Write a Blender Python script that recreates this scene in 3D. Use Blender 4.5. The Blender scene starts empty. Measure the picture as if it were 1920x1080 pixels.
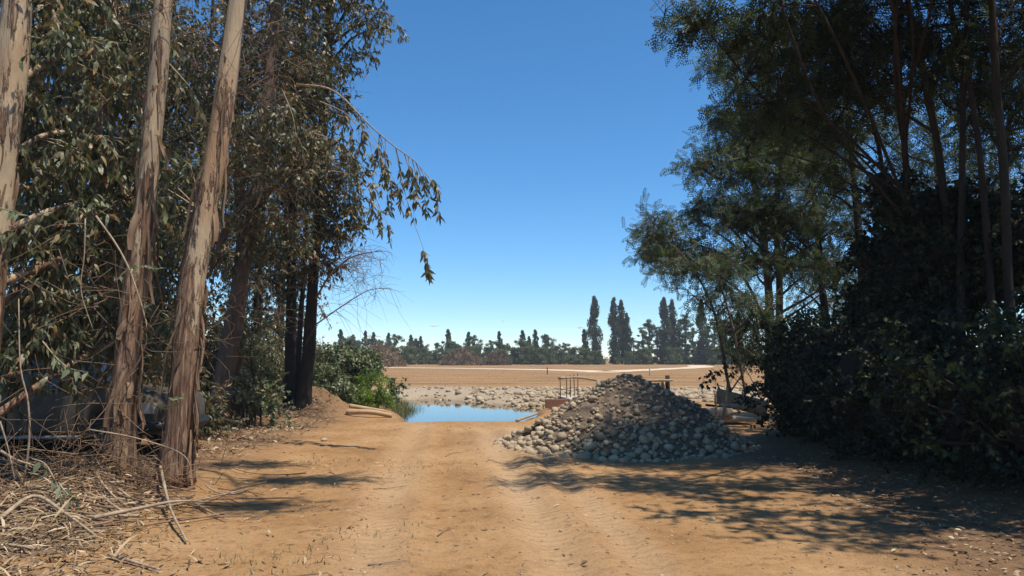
import bpy, math, random
import numpy as np
from mathutils import Vector, Matrix, Quaternion

# ------------------------------------------------------------------ camera, sky, sun, exposure
SC = bpy.context.scene
COL = SC.collection
F_PX = 1387.0
PITCH = math.atan(132.0 / F_PX)
CAM_H = 1.6
cam_d = bpy.data.cameras.new('camera'); cam = bpy.data.objects.new('camera', cam_d); COL.objects.link(cam)
cam.location = (0, 0, CAM_H); cam.rotation_euler = (math.pi/2 + PITCH, 0, 0)
cam_d.sensor_width = 36.0; cam_d.lens = 36.0 * F_PX / 1920.0
cam_d.clip_start = 0.05; cam_d.clip_end = 12000
SC.camera = cam

SUN = Vector((0.32, -0.18, 0.93)).normalized()
world = bpy.data.worlds.new('World'); SC.world = world; world.use_nodes = True
wn = world.node_tree.nodes; wl = world.node_tree.links
bg = wn['Background']
sky = wn.new('ShaderNodeTexSky'); sky.sky_type = 'NISHITA'; sky.sun_disc = False
sky.sun_elevation = math.asin(SUN.z); sky.sun_rotation = math.atan2(SUN.x, SUN.y)
sky.air_density = 1.3; sky.dust_density = 0.0; sky.ozone_density = 7.0; sky.altitude = 3500
hs = wn.new('ShaderNodeHueSaturation'); hs.inputs['Saturation'].default_value = 1.16; hs.inputs['Hue'].default_value = .494      # the phone's vivid rendering of a clear sky
wl.new(sky.outputs[0], hs.inputs['Color']); wl.new(hs.outputs[0], bg.inputs[0]); bg.inputs[1].default_value = 0.14
sun_d = bpy.data.lights.new('sun', 'SUN'); sun = bpy.data.objects.new('sun', sun_d); COL.objects.link(sun)
sun_d.energy = 5.0; sun_d.angle = math.radians(0.55); sun_d.color = (1.0, 0.93, 0.82)
sun.rotation_euler = SUN.to_track_quat('Z', 'Y').to_euler(); sun.location = (30, -10, 60)
SC.view_settings.view_transform = 'Standard'; SC.view_settings.look = 'None'
SC.view_settings.exposure = 0.3; SC.view_settings.gamma = 1.0
SC.cycles.max_bounces = 6; SC.cycles.diffuse_bounces = 3; SC.cycles.transmission_bounces = 4
SC.cycles.volume_bounces = 0; SC.cycles.transparent_max_bounces = 6

rng = np.random.default_rng(11)
random.seed(5)

def at(px, py, d):
    """world point at forward distance d that the photograph shows at px,py (1920x1080)"""
    a = (px - 960.0) / F_PX; b = -(py - 540.0) / F_PX
    cp, sp = math.cos(PITCH), math.sin(PITCH)
    y = cp - b * sp; z = sp + b * cp
    k = d / y
    return np.array([a * k, d, CAM_H + z * k])

# ------------------------------------------------------------------ helpers
def _hash(ix, iy, iz, seed):
    h = (ix.astype(np.int64) * 374761393 + iy.astype(np.int64) * 668265263 + iz.astype(np.int64) * 2147483647 + seed * 1274126177) & 0x7fffffff
    h = ((h ^ (h >> 13)) * 1274126177) & 0x7fffffff
    h = (h ^ (h >> 16)) & 0xffff
    return h / 65535.0
def noise3(p, seed=0):
    p = np.asarray(p, float); i = np.floor(p); f = p - i; f = f * f * (3 - 2 * f)
    i = i.astype(np.int64); out = 0
    for dx in (0, 1):
        for dy in (0, 1):
            for dz in (0, 1):
                w = (f[..., 0] if dx else 1 - f[..., 0]) * (f[..., 1] if dy else 1 - f[..., 1]) * (f[..., 2] if dz else 1 - f[..., 2])
                out = out + w * _hash(i[..., 0] + dx, i[..., 1] + dy, i[..., 2] + dz, seed)
    return out * 2 - 1
def noise2(x, y, seed=0):
    return noise3(np.stack([x, y, np.zeros_like(x) + .37], -1), seed)
def sstep(a, b, x):
    t = np.clip((x - a) / (b - a), 0, 1); return t * t * (3 - 2 * t)

class Geo:
    """collects polygons; every add() takes verts (n,3) and a list of index tuples"""
    def __init__(s): s.v = []; s.loops = []; s.tot = []; s.rnd = []; s.n = 0
    def add(s, verts, faces, rnd=None):
        verts = np.asarray(verts, float); s.v.append(verts)
        for k in sorted(set(len(f) for f in faces)):
            fa = np.array([f for f in faces if len(f) == k], np.int64) + s.n
            s.loops.append(fa.ravel()); s.tot.append(np.full(len(fa), k, np.int64))
        s.rnd.append(np.full(len(verts), 0.5 if rnd is None else rnd)); s.n += len(verts)
    def inst(s, tv, tf, mats, pos, rnd):
        """template verts tv, faces tf, mats (n,3,3) columns are axes, pos (n,3), rnd (n)"""
        tv = np.asarray(tv, float); n = len(pos); k = len(tv)
        if n == 0: return
        v = np.einsum('nij,kj->nki', mats, tv) + pos[:, None, :]
        s.v.append(v.reshape(-1, 3))
        base = (np.arange(n) * k + s.n)[:, None]
        for m in sorted(set(len(f) for f in tf)):
            fa = np.array([f for f in tf if len(f) == m], np.int64).ravel()
            s.loops.append((base + fa[None, :]).ravel()); s.tot.append(np.full(n * (len(fa)//m), m, np.int64))
        s.rnd.append(np.repeat(rnd, k)); s.n += n * k
    def mesh(s, name, origin=(0, 0, 0), smooth=True):
        me = bpy.data.meshes.new(name)
        v = np.concatenate(s.v) - np.asarray(origin, float)
        lo = np.concatenate(s.loops); to = np.concatenate(s.tot)
        me.vertices.add(len(v)); me.vertices.foreach_set('co', v.astype(np.float32).ravel())
        me.loops.add(len(lo)); me.loops.foreach_set('vertex_index', lo.astype(np.int32))
        me.polygons.add(len(to)); st = np.concatenate([[0], np.cumsum(to)[:-1]])
        me.polygons.foreach_set('loop_start', st.astype(np.int32)); me.polygons.foreach_set('loop_total', to.astype(np.int32))
        me.polygons.foreach_set('use_smooth', np.full(len(to), smooth))
        at_ = me.attributes.new('rnd', 'FLOAT', 'POINT'); at_.data.foreach_set('value', np.concatenate(s.rnd).astype(np.float32))
        me.update(); me.validate()
        return me

WL = {}
def link(o, parent=None, loc=(0, 0, 0)):
    COL.objects.link(o); loc = np.asarray(loc, float); WL[o.name] = loc
    if parent is not None:
        o.parent = parent; o.location = loc - WL[parent.name]
    else: o.location = loc
    return o
def tag(o, label=None, cat=None, group=None, kind=None):
    if label: o['label'] = label
    if cat: o['category'] = cat
    if group: o['group'] = group
    if kind: o['kind'] = kind
    return o
def thing(name, loc, label, cat, group=None):
    o = bpy.data.objects.new(name, None); o.empty_display_size = .2
    link(o, None, loc); return tag(o, label, cat, group)
def part(name, geo, mat, parent=None, loc=None, smooth=True, kind=None):
    """mesh from world-space geometry, origin at loc (parent's place by default)"""
    if loc is None: loc = WL[parent.name] if parent is not None else (0, 0, 0)
    me = geo.mesh(name, loc, smooth) if isinstance(geo, Geo) else geo
    if mat is not None and not me.materials: me.materials.append(mat)
    o = bpy.data.objects.new(name, me); link(o, parent, loc)
    if kind: o['kind'] = kind
    return o
def copy_tree(o, loc=None, rot=None, scale=None, parent=None):
    c = o.copy(); COL.objects.link(c)
    if parent is not None: c.parent = parent
    if loc is not None: c.location = loc; WL[c.name] = np.asarray(loc, float)
    if rot is not None: c.rotation_euler = rot
    if scale is not None: c.scale = scale
    for ch in list(o.children): copy_tree(ch, parent=c)
    return c

def spline(pts, n):
    """Catmull-Rom through pts (k,m) sampled n times"""
    P = np.asarray(pts, float)
    if len(P) == 2: P = np.stack([P[0], (P[0]+P[1])/2, P[1]])
    Q = np.concatenate([[2*P[0]-P[1]], P, [2*P[-1]-P[-2]]])
    t = np.linspace(0, len(P)-1-1e-9, n); i = t.astype(int); f = (t-i)[:, None]
    a, b, c, d = Q[i], Q[i+1], Q[i+2], Q[i+3]
    return .5*((2*b)+(-a+c)*f+(2*a-5*b+4*c-d)*f*f+(-a+3*b-3*c+d)*f**3)
def tube(geo, pts, rad, sides=6, rnd=.5, cap=True, rough=0.0, seed=0):
    P = np.asarray(pts, float); n = len(P); rad = np.broadcast_to(np.asarray(rad, float), (n,))
    T = np.gradient(P, axis=0); T /= np.linalg.norm(T, axis=1)[:, None] + 1e-9
    up = np.array([0., 1., 0.]) if abs(T[0][2]) > .8 else np.array([0., 0., 1.])
    A = np.cross(T, up); A /= np.linalg.norm(A, axis=1)[:, None] + 1e-9
    B = np.cross(T, A)
    th = np.linspace(0, 2*np.pi, sides, endpoint=False)
    R = rad[:, None] * np.ones(sides)[None]
    if rough:
        s = np.cumsum(np.r_[0, np.linalg.norm(np.diff(P, axis=0), axis=1)])
        q = np.stack([np.cos(th)[None]*2.6+0*s[:, None], np.sin(th)[None]*2.6+0*s[:, None], .55*s[:, None]+0*th[None]], -1)
        R = R * (1 + rough*noise3(q, seed) + rough*.7*noise3(q*np.array([2.7, 2.7, 1.7]), seed+3))
    V = P[:, None] + R[..., None]*(np.cos(th)[None, :, None]*A[:, None]+np.sin(th)[None, :, None]*B[:, None])
    f = []
    for i in range(n-1):
        for j in range(sides):
            k = (j+1) % sides
            f.append((i*sides+j, i*sides+k, (i+1)*sides+k, (i+1)*sides+j))
    if cap: f.append(tuple(range(sides-1, -1, -1))); f.append(tuple((n-1)*sides+j for j in range(sides)))
    geo.add(V.reshape(-1, 3), f, rnd)
def box(geo, ctr, s, rz=0, rnd=.5, bev=0.0):
    x, y, z = np.asarray(s)/2.
    b = min(bev, x*.8, y*.8, z*.8)
    if b <= 0:
        v = np.array([[i*x, j*y, k*z] for k in (-1, 1) for j in (-1, 1) for i in (-1, 1)])
        f = [(0,2,3,1),(4,5,7,6),(0,1,5,4),(2,6,7,3),(0,4,6,2),(1,3,7,5)]
    else:
        v = []; 
        for k in (-1, 1):
            for (i, j) in ((-1,-1),(1,-1),(1,1),(-1,1)):
                v += [[i*(x-b), j*(y-b), k*z], [i*x, j*(y-b), k*(z-b)], [i*(x-b), j*y, k*(z-b)]]
        v = np.array(v)
        def I(k, c, w): return k*12+c*3+w
        f = [tuple(I(0, c, 0) for c in (3,2,1,0)), tuple(I(1, c, 0) for c in range(4))]
        for k in (0, 1):
            for c in range(4):
                n_ = (c+1) % 4
                w = 2 if c in (0, 2) else 1
                q = (I(k,c,0), I(k,n_,0), I(k,n_,w), I(k,c,w)); f.append(q if k == 0 else q[::-1])
                t3 = (I(k,c,0), I(k,c,1), I(k,c,2)); f.append(t3)
        for c in range(4):
            n_ = (c+1) % 4; w = 2 if c in (0, 2) else 1
            f.append((I(0,c,w), I(0,n_,w), I(1,n_,w), I(1,c,w)))
            f.append((I(0,c,1), I(0,c,2), I(1,c,2), I(1,c,1)))
    ca, sa = math.cos(rz), math.sin(rz)
    R = np.array([[ca,-sa,0],[sa,ca,0],[0,0,1]])
    geo.add(v @ R.T + np.asarray(ctr, float), f, rnd)

def unit(v): return v/(np.linalg.norm(v, axis=-1, keepdims=True)+1e-9)
def frames(d, n_hint, L, Wd):
    """matrices whose columns are side*W, dir*L, normal*L"""
    d = unit(d); n = n_hint - (n_hint*d).sum(-1, keepdims=True)*d; n = unit(n); s = np.cross(d, n)
    return np.stack([s*Wd[:, None], d*L[:, None], n*L[:, None]], -1)
def rdir(n): return unit(rng.normal(size=(n, 3)))

# leaf templates: x = width, y = length, z = bend
T_LANCE = ([(0,0,0),(-.5,.28,.05),(.5,.28,.05),(-.42,.62,.03),(.42,.62,.03),(.1,1,-.12)], [(0,2,1),(1,2,4,3),(3,4,5)])
T_OVATE = ([(0,0,0),(-.5,.38,.07),(0,.42,-.01),(.5,.38,.07),(0,1,-.06)], [(0,2,1),(0,3,2),(1,2,4),(2,3,4)])
T_QUAD = ([(0,0,0),(-.5,.42,.08),(0,1,-.05),(.5,.42,.08)], [(0,3,2,1)])
def frond_template(pairs=5):
    v = []; f = []
    def leaflet(o, d, l, w, z):
        o = np.array(o); d = unit(np.array(d, float)); s = np.array([-d[1], d[0], 0]); b = len(v)
        v.extend([o, o+d*l*.5+s*w*.5+[0,0,z], o+d*l, o+d*l*.5-s*w*.5+[0,0,z]]); f.append((b, b+3, b+2, b+1))
    for i in range(pairs):
        y = .14+.72*i/(pairs-1)
        for sx in (-1, 1): leaflet((0, y, -.12*y*y), (sx, .45, -.12), .25, .115, .02)
    leaflet((0, .9, -.12), (0, 1, -.1), .24, .115, .0)
    return (v, f)
T_FROND = frond_template(5)

# ------------------------------------------------------------------ materials
def mat_new(name):
    m = bpy.data.materials.new(name); m.use_nodes = True; nt = m.node_tree
    return m, nt, nt.nodes, nt.links, nt.nodes['Principled BSDF']
def ramp(nt, stops, interp='LINEAR'):
    r = nt.nodes.new('ShaderNodeValToRGB'); r.color_ramp.interpolation = interp; e = r.color_ramp.elements
    while len(e) < len(stops): e.new(.5)
    for i, (p, c) in enumerate(stops): e[i].position = p; e[i].color = (*c, 1)
    return r
def tex_noise(nt, scale, detail=6, rough=.6, vec=None, sc3=None):
    n = nt.nodes.new('ShaderNodeTexNoise'); n.inputs['Scale'].default_value = scale
    n.inputs['Detail'].default_value = detail; n.inputs['Roughness'].default_value = rough
    if vec is None:
        g = nt.nodes.new('ShaderNodeNewGeometry'); vec = g.outputs['Position']
    if sc3 is not None:
        mp = nt.nodes.new('ShaderNodeMapping'); mp.inputs['Scale'].default_value = sc3
        nt.links.new(vec, mp.inputs['Vector']); vec = mp.outputs[0]
    nt.links.new(vec, n.inputs['Vector']); return n
def mixc(nt, fac, a, b, mode='MIX'):
    m = nt.nodes.new('ShaderNodeMix'); m.data_type = 'RGBA'; m.blend_type = mode
    for s, v in ((m.inputs['Factor'], fac), (m.inputs['A'], a), (m.inputs['B'], b)):
        pass
    fi = [i for i in m.inputs if i.name == 'Factor' and i.type == 'VALUE'][0]
    ai = [i for i in m.inputs if i.name == 'A' and i.type == 'RGBA'][0]
    bi = [i for i in m.inputs if i.name == 'B' and i.type == 'RGBA'][0]
    for s, v in ((fi, fac), (ai, a), (bi, b)):
        if isinstance(v, (int, float)): s.default_value = v
        elif isinstance(v, tuple): s.default_value = (*v, 1)
        else: nt.links.new(v, s)
    return [o for o in m.outputs if o.type == 'RGBA'][0]
def attr(nt, name):
    a = nt.nodes.new('ShaderNodeAttribute'); a.attribute_name = name; return a.outputs['Fac']
def bump(nt, h, strength, dist, prev=None):
    b = nt.nodes.new('ShaderNodeBump'); b.inputs['Strength'].default_value = strength; b.inputs['Distance'].default_value = dist
    nt.links.new(h, b.inputs['Height'])
    if prev is not None: nt.links.new(prev, b.inputs['Normal'])
    return b.outputs[0]

def leaf_mat(name, stops, trans=.3, rough=.45, spec=.35, trans_tint=(1.3, 1.35, .5)):
    m, nt, N, L, P = mat_new(name)
    r = ramp(nt, stops); L.new(attr(nt, 'rnd'), r.inputs[0])
    L.new(r.outputs[0], P.inputs['Base Color']); P.inputs['Roughness'].default_value = rough
    P.inputs['Specular IOR Level'].default_value = spec
    if trans > 0:
        t = N.new('ShaderNodeBsdfTranslucent'); mx = N.new('ShaderNodeMixShader'); mx.inputs[0].default_value = trans
        L.new(mixc(nt, 1.0, r.outputs[0], trans_tint, 'MULTIPLY'), t.inputs[0])
        L.new(P.outputs[0], mx.inputs[1]); L.new(t.outputs[0], mx.inputs[2]); L.new(mx.outputs[0], N['Material Output'].inputs[0])
    return m
def simple_mat(name, c1, c2, scale=8, rough=.85, sc3=None, bumps=.0, bdist=.01, metallic=0, spec=.3, use_rnd=False):
    m, nt, N, L, P = mat_new(name)
    n = tex_noise(nt, scale, 6, .65, sc3=sc3); r = ramp(nt, [(.3, c1), (.7, c2)])
    L.new(n.outputs[0], r.inputs[0]); col = r.outputs[0]
    if use_rnd:
        rr = ramp(nt, [(0, (.55, .55, .55)), (1, (1.35, 1.3, 1.25))]); L.new(attr(nt, 'rnd'), rr.inputs[0])
        col = mixc(nt, 1.0, col, rr.outputs[0], 'MULTIPLY')
    L.new(col, P.inputs['Base Color']); P.inputs['Roughness'].default_value = rough; P.inputs['Metallic'].default_value = metallic
    P.inputs['Specular IOR Level'].default_value = spec
    if bumps: L.new(bump(nt, n.outputs[0], bumps, bdist), P.inputs['Normal'])
    return m

M = {}
M['euc_leaf'] = leaf_mat('eucalyptus_leaf', [(0, (.045,.048,.022)), (.45, (.10,.10,.047)), (.8, (.165,.15,.078)), (.9, (.21,.145,.07)), (1, (.25,.15,.07))], .22, .45, .4)
M['near_leaf'] = leaf_mat('lit_eucalyptus_leaf', [(0, (.05,.06,.028)), (.45, (.115,.125,.062)), (.85, (.21,.205,.12)), (.95, (.26,.19,.10)), (1, (.27,.17,.08))], .22, .46, .32)  # lighter copy of the eucalyptus leaf, sunlit look put into its colour
M['silver_leaf'] = leaf_mat('silver_green_leaf', [(0, (.08,.10,.05)), (.6, (.17,.19,.10)), (1, (.27,.26,.15))], .25, .5, .4)
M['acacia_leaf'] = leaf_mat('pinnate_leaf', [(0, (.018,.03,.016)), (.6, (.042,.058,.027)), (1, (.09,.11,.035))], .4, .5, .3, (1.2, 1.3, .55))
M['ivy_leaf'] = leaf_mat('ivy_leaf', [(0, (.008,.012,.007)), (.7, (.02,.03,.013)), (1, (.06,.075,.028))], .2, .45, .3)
M['bush_leaf'] = leaf_mat('bush_leaf', [(0, (.05,.07,.03)), (.6, (.14,.17,.085)), (1, (.28,.29,.18))], .25, .45, .4)
M['fresh_leaf'] = leaf_mat('fresh_green_leaf', [(0, (.08,.15,.025)), (.6, (.18,.28,.045)), (1, (.30,.40,.08))], .35, .5, .3)
M['far_leaf'] = leaf_mat('far_foliage', [(0, (.045,.065,.03)), (.6, (.105,.13,.055)), (1, (.20,.21,.095))], .2, .6, .2)
M['poplar_leaf'] = leaf_mat('poplar_foliage', [(0, (.03,.042,.026)), (.6, (.065,.08,.045)), (1, (.14,.145,.08))], .2, .55, .25)
M['dead_twig'] = simple_mat('dead_twig', (.10,.062,.036), (.22,.15,.095), 14, .9, use_rnd=True)
M['litter'] = leaf_mat('dry_litter', [(0, (.10,.058,.03)), (.5, (.25,.165,.09)), (.85, (.40,.29,.17)), (1, (.52,.42,.28))], .1, .7, .2, (1, .9, .7))
M['bark_strip'] = simple_mat('peeling_bark', (.13,.07,.042), (.30,.20,.12), 9, .85, (1,1,.25), .3, .01, use_rnd=True)
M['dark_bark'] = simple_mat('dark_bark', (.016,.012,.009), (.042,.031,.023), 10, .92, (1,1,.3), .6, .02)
M['brown_bark'] = simple_mat('brown_bark', (.06,.036,.024), (.15,.10,.07), 9, .92, (1,1,.22), .6, .02)
M['far_bark'] = simple_mat('far_bark', (.07,.055,.045), (.14,.11,.09), 3, .9)
M['dead_wood'] = simple_mat('weathered_wood', (.20,.14,.09), (.42,.32,.21), 12, .85, (1,1,1), .4, .008)
M['log'] = simple_mat('pale_log', (.30,.19,.10), (.50,.35,.20), 10, .85, (.3,1,1), .5, .01)
M['concrete'] = simple_mat('concrete', (.34,.30,.24), (.50,.46,.38), 7, .9, None, .3, .01)
M['rust'] = simple_mat('rusty_iron', (.035,.022,.018), (.09,.05,.035), 20, .8)
M['red_brick'] = simple_mat('brick_face', (.20,.09,.055), (.30,.15,.09), 14, .9, None, .3, .006)
M['grass'] = leaf_mat('grass_blade', [(0, (.07,.10,.025)), (.5, (.16,.17,.06)), (1, (.34,.28,.14))], .2, .6, .2)
def euc_bark():
    m, nt, N, L, P = mat_new('eucalyptus_bark')
    tc = N.new('ShaderNodeNewGeometry')
    n1 = tex_noise(nt, 5.0, 5, .6, tc.outputs['Position'], (1.6, 1.6, .22))
    n2 = tex_noise(nt, 22.0, 6, .7, tc.outputs['Position'], (1.5, 1.5, .10))
    n3 = tex_noise(nt, 1.3, 3, .5, tc.outputs['Position'], (1, 1, .5))
    smooth = ramp(nt, [(.32, (.29,.215,.14)), (.5, (.46,.34,.21)), (.66, (.37,.225,.125))]); L.new(n3.outputs[0], smooth.inputs[0])
    rough_ = ramp(nt, [(.36, (.055,.028,.018)), (.5, (.20,.11,.065)), (.64, (.38,.26,.16))]); L.new(n2.outputs[0], rough_.inputs[0])
    # height decides how much old bark is left: shaggy low down, clean above
    sx = N.new('ShaderNodeSeparateXYZ'); L.new(tc.outputs['Position'], sx.inputs[0])
    mr = N.new('ShaderNodeMapRange'); mr.inputs['From Min'].default_value = .3; mr.inputs['From Max'].default_value = 4.0
    mr.inputs['To Min'].default_value = .22; mr.inputs['To Max'].default_value = -.06; L.new(sx.outputs[2], mr.inputs[0])
    ad = N.new('ShaderNodeMath'); ad.operation = 'ADD'; L.new(n1.outputs[0], ad.inputs[0]); L.new(mr.outputs[0], ad.inputs[1])
    k = ramp(nt, [(.47, (0,0,0)), (.53, (1,1,1))]); L.new(ad.outputs[0], k.inputs[0])
    L.new(mixc(nt, k.outputs[0], smooth.outputs[0], rough_.outputs[0]), P.inputs['Base Color'])
    P.inputs['Roughness'].default_value = .8; P.inputs['Specular IOR Level'].default_value = .25
    h = N.new('ShaderNodeMath'); h.operation = 'MULTIPLY_ADD'; h.inputs[1].default_value = .6
    L.new(n2.outputs[0], h.inputs[0]); L.new(k.outputs[0], h.inputs[2])
    L.new(bump(nt, h.outputs[0], 1.0, .045), P.inputs['Normal'])
    return m
M['euc_bark'] = euc_bark()
def stone_mat():
    m, nt, N, L, P = mat_new('river_stone')
    oi = N.new('ShaderNodeObjectInfo'); a = attr(nt, 'rnd')
    s = N.new('ShaderNodeMath'); s.operation = 'ADD'; L.new(oi.outputs['Random'], s.inputs[0]); L.new(a, s.inputs[1])
    fr = N.new('ShaderNodeMath'); fr.operation = 'FRACT'; L.new(s.outputs[0], fr.inputs[0])
    r = ramp(nt, [(0, (.25,.195,.125)), (.3, (.37,.305,.205)), (.55, (.45,.375,.255)), (.75, (.34,.24,.145)), (.9, (.28,.235,.175)), (1, (.52,.44,.31))]); L.new(fr.outputs[0], r.inputs[0])
    n = tex_noise(nt, 24, 8, .7); rr = ramp(nt, [(.3, (.72,.70,.66)), (.7, (1.12,1.1,1.05))]); L.new(n.outputs[0], rr.inputs[0])
    n2 = tex_noise(nt, 5, 3, .6); dk = ramp(nt, [(.45, (0,0,0)), (.62, (1,1,1))]); L.new(n2.outputs[0], dk.inputs[0])
    c = mixc(nt, 1., r.outputs[0], rr.outputs[0], 'MULTIPLY')
    hf = N.new('ShaderNodeMath'); hf.operation = 'MULTIPLY'; hf.inputs[1].default_value = .55; L.new(dk.outputs[0], hf.inputs[0])
    L.new(mixc(nt, hf.outputs[0], c, (.34,.23,.13)), P.inputs['Base Color'])      # dried mud on some
    P.inputs['Roughness'].default_value = .85; L.new(bump(nt, n.outputs[0], .35, .015), P.inputs['Normal'])
    return m
M['stone'] = stone_mat()
def ground_mat():
    m, nt, N, L, P = mat_new('dry_dirt')
    g = N.new('ShaderNodeNewGeometry').outputs['Position']
    n1 = tex_noise(nt, .55, 6, .6, g); n2 = tex_noise(nt, 7, 8, .72, g); n3 = tex_noise(nt, 60, 4, .7, g); n4 = tex_noise(nt, .5, 9, .72, g, (.22, 1, 1))
    dirt = ramp(nt, [(.3, (.25,.135,.056)), (.5, (.335,.193,.086)), (.7, (.40,.25,.125))]); L.new(n1.outputs[0], dirt.inputs[0])
    v = ramp(nt, [(.30, (.50,.48,.45)), (.46, (.96,.95,.94)), (.75, (1.18,1.17,1.16))]); L.new(n2.outputs[0], v.inputs[0])
    c = mixc(nt, 1., dirt.outputs[0], v.outputs[0], 'MULTIPLY')
    c = mixc(nt, attr(nt, 'dust'), c, (.46,.31,.175))
    fl = ramp(nt, [(.36, (.125,.075,.036)), (.47, (.26,.15,.066)), (.56, (.30,.178,.08)), (.68, (.38,.25,.125))]); L.new(n4.outputs[0], fl.inputs[0])
    c = mixc(nt, attr(nt, 'field'), c, fl.outputs[0])
    gr = ramp(nt, [(.35, (.22,.17,.115)), (.6, (.42,.35,.26))]); L.new(n3.outputs[0], gr.inputs[0])
    c = mixc(nt, attr(nt, 'gravel'), c, gr.outputs[0])
    hm = ramp(nt, [(.3, (.11,.065,.035)), (.7, (.23,.14,.08))]); L.new(n2.outputs[0], hm.inputs[0])
    c = mixc(nt, attr(nt, 'humus'), c, hm.outputs[0])
    sp = ramp(nt, [(.36, (.62,.58,.53)), (.46, (1,1,1)), (.58, (1.08,1.08,1.08)), (.66, (.62,.56,.5))]); L.new(tex_noise(nt, 34, 5, .75, g).outputs[0], sp.inputs[0])
    c = mixc(nt, .85, c, sp.outputs[0], 'MULTIPLY')
    L.new(c, P.inputs['Base Color']); P.inputs['Roughness'].default_value = .95; P.inputs['Specular IOR Level'].default_value = .12
    wv = N.new('ShaderNodeTexWave'); wv.wave_type = 'BANDS'; wv.bands_direction = 'Y'; wv.inputs['Scale'].default_value = 2.1; wv.inputs['Distortion'].default_value = 2.2; wv.inputs['Detail'].default_value = 2; wv.inputs['Detail Scale'].default_value = 2.5; L.new(g, wv.inputs['Vector'])
    tm = N.new('ShaderNodeMath'); tm.operation = 'MULTIPLY'; L.new(wv.outputs['Fac'], tm.inputs[0]); L.new(attr(nt, 'dust'), tm.inputs[1])
    b0 = bump(nt, tm.outputs[0], 1.0, .03); b1 = bump(nt, n2.outputs[0], .8, .04, b0); b2 = bump(nt, n3.outputs[0], .8, .012, b1); L.new(b2, P.inputs['Normal'])
    return m
M['ground'] = ground_mat()

# ------------------------------------------------------------------ the ground, one sheet
POND = np.array([(-3.0,19.5),(-2.6,19.2),(-1.9,19.0),(-1.0,18.9),(-.4,19.3),(.2,19.5),(.75,21.5),(1.2,25),(1.0,28),(.3,29.8),(-1.4,32),(-2.6,33.8),(-4.0,34.8),(-5.2,33),(-4.6,29),(-4.0,25),(-3.4,22)])
WATER_Z = -.30
def poly_sd(x, y, poly):
    d = np.full(x.shape, 1e9); inside = np.zeros(x.shape, bool); n = len(poly)
    for i in range(n):
        a = poly[i]; b = poly[(i+1) % n]; e = b-a
        wx, wy = x-a[0], y-a[1]; t = np.clip((wx*e[0]+wy*e[1])/(e@e), 0, 1)
        d = np.minimum(d, np.hypot(wx-e[0]*t, wy-e[1]*t))
        c = ((a[1] > y) != (b[1] > y)) & (x < (b[0]-a[0])*(y-a[1])/(b[1]-a[1]+1e-12)+a[0])
        inside ^= c
    return np.where(inside, -d, d)
def road_x(y): return .35 - .092*y          # centre line of the dirt track
def ground_z(x, y):
    x = np.asarray(x, float); y = np.asarray(y, float)
    near = 1-sstep(40, 90, np.hypot(x, y))
    z = near*(.03*noise2(x*.5, y*.5, 1)+.009*noise2(x*1.9, y*1.9, 2)+.009*noise2(x*6, y*6, 3))
    u = x-road_x(y); ru = 0
    for off, w, dp in ((-.95, .19, .035), (.62, .19, .04), (1.25, .14, .026), (-.35, .14, .018)):
        q = (u-off-.10*noise2(y*.25, y*0+off, 7))/w
        ru = ru - dp*np.exp(-q*q)+.5*dp*np.exp(-(np.abs(q)-1.7)**2*3)
    z = z+ru*(1-sstep(16.5, 18.5, y))*(1+.4*noise2(x*2, y*.7, 9))
    sd = poly_sd(x, y, POND) + .22*noise2(x*.9, y*.9, 5)+.1*noise2(x*2.6, y*2.6, 6)
    wf = sstep(24, 29, y); tt = np.clip((.25+1.6*wf-sd)/(1.35+3.2*wf), 0, 1); z = z-.95*tt*tt*(3-2*tt)
    z = z+.07*np.exp(-((x+1.2)/.9)**2-((y-18.3)/.7)**2)
    # earth bank at the foot of the grove beside the pond, and low litter ridges under the trees
    bk = .55*np.exp(-((x+6.1)/1.1)**2-((y-23.0)/2.4)**2)+.32*np.exp(-((x+5.4)/.8)**2-((y-20.8)/1.3)**2)
    z = z+bk*(1+.45*noise2(x*2.1, y*2.1, 15)+.3*noise2(x*5.5, y*5.5, 16))
    z = z+.05*sstep(-4.2, -7, x)*near*(.6+.6*noise2(x*.8, y*.8, 12))*(1-sstep(18, 26, y))
    z = z+.20*sstep(4.3, 6.0, x)*near*(1-sstep(13, 17, y))
    # far bank lifts a little to the field
    z = z+.08*near*np.exp(-((y-37)/3.0)**2)*(1+.8*noise2(x*.7, y*.7, 14))
    return z
def gz(x, y): return float(ground_z(np.array([x]), np.array([y]))[0])
def axis(dense_a, dense_b, step, far_a, far_b, g=1.13):
    c = list(np.arange(dense_a, dense_b+1e-6, step)); s = step
    while c[-1] < far_b: s *= g; c.append(c[-1]+s)
    s = step
    while c[0] > far_a: s *= g; c.insert(0, c[0]-s)
    return np.array(c)
gx = axis(-7, 6, .08, -3000, 3000, 1.12); gy = axis(3.6, 21, .09, -120, 4000, 1.085)
GX, GY = np.meshgrid(gx, gy); GZ = ground_z(GX, GY)
nx, ny = len(gx), len(gy)
idx = np.arange(nx*ny).reshape(ny, nx)
quads = np.stack([idx[:-1, :-1], idx[:-1, 1:], idx[1:, 1:], idx[1:, :-1]], -1).reshape(-1, 4)
G = Geo(); G.v.append(np.stack([GX, GY, GZ], -1).reshape(-1, 3)); G.loops.append(quads.ravel()); G.tot.append(np.full(len(quads), 4)); G.rnd.append(np.full(nx*ny, .5))
me = G.mesh('ground')
def add_attr(me, name, v):
    a = me.attributes.new(name, 'FLOAT', 'POINT'); a.data.foreach_set('value', np.clip(v, 0, 1).astype(np.float32).ravel())
U = GX-road_x(GY)
dust = 1.0*sum(np.exp(-((U-o)/w)**2) for o, w in ((-.95, .33), (.62, .33), (1.3, .22)))*(.6+.5*noise2(GX*1.2, GY*.5, 21))*(1-sstep(17, 19, GY))
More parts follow.
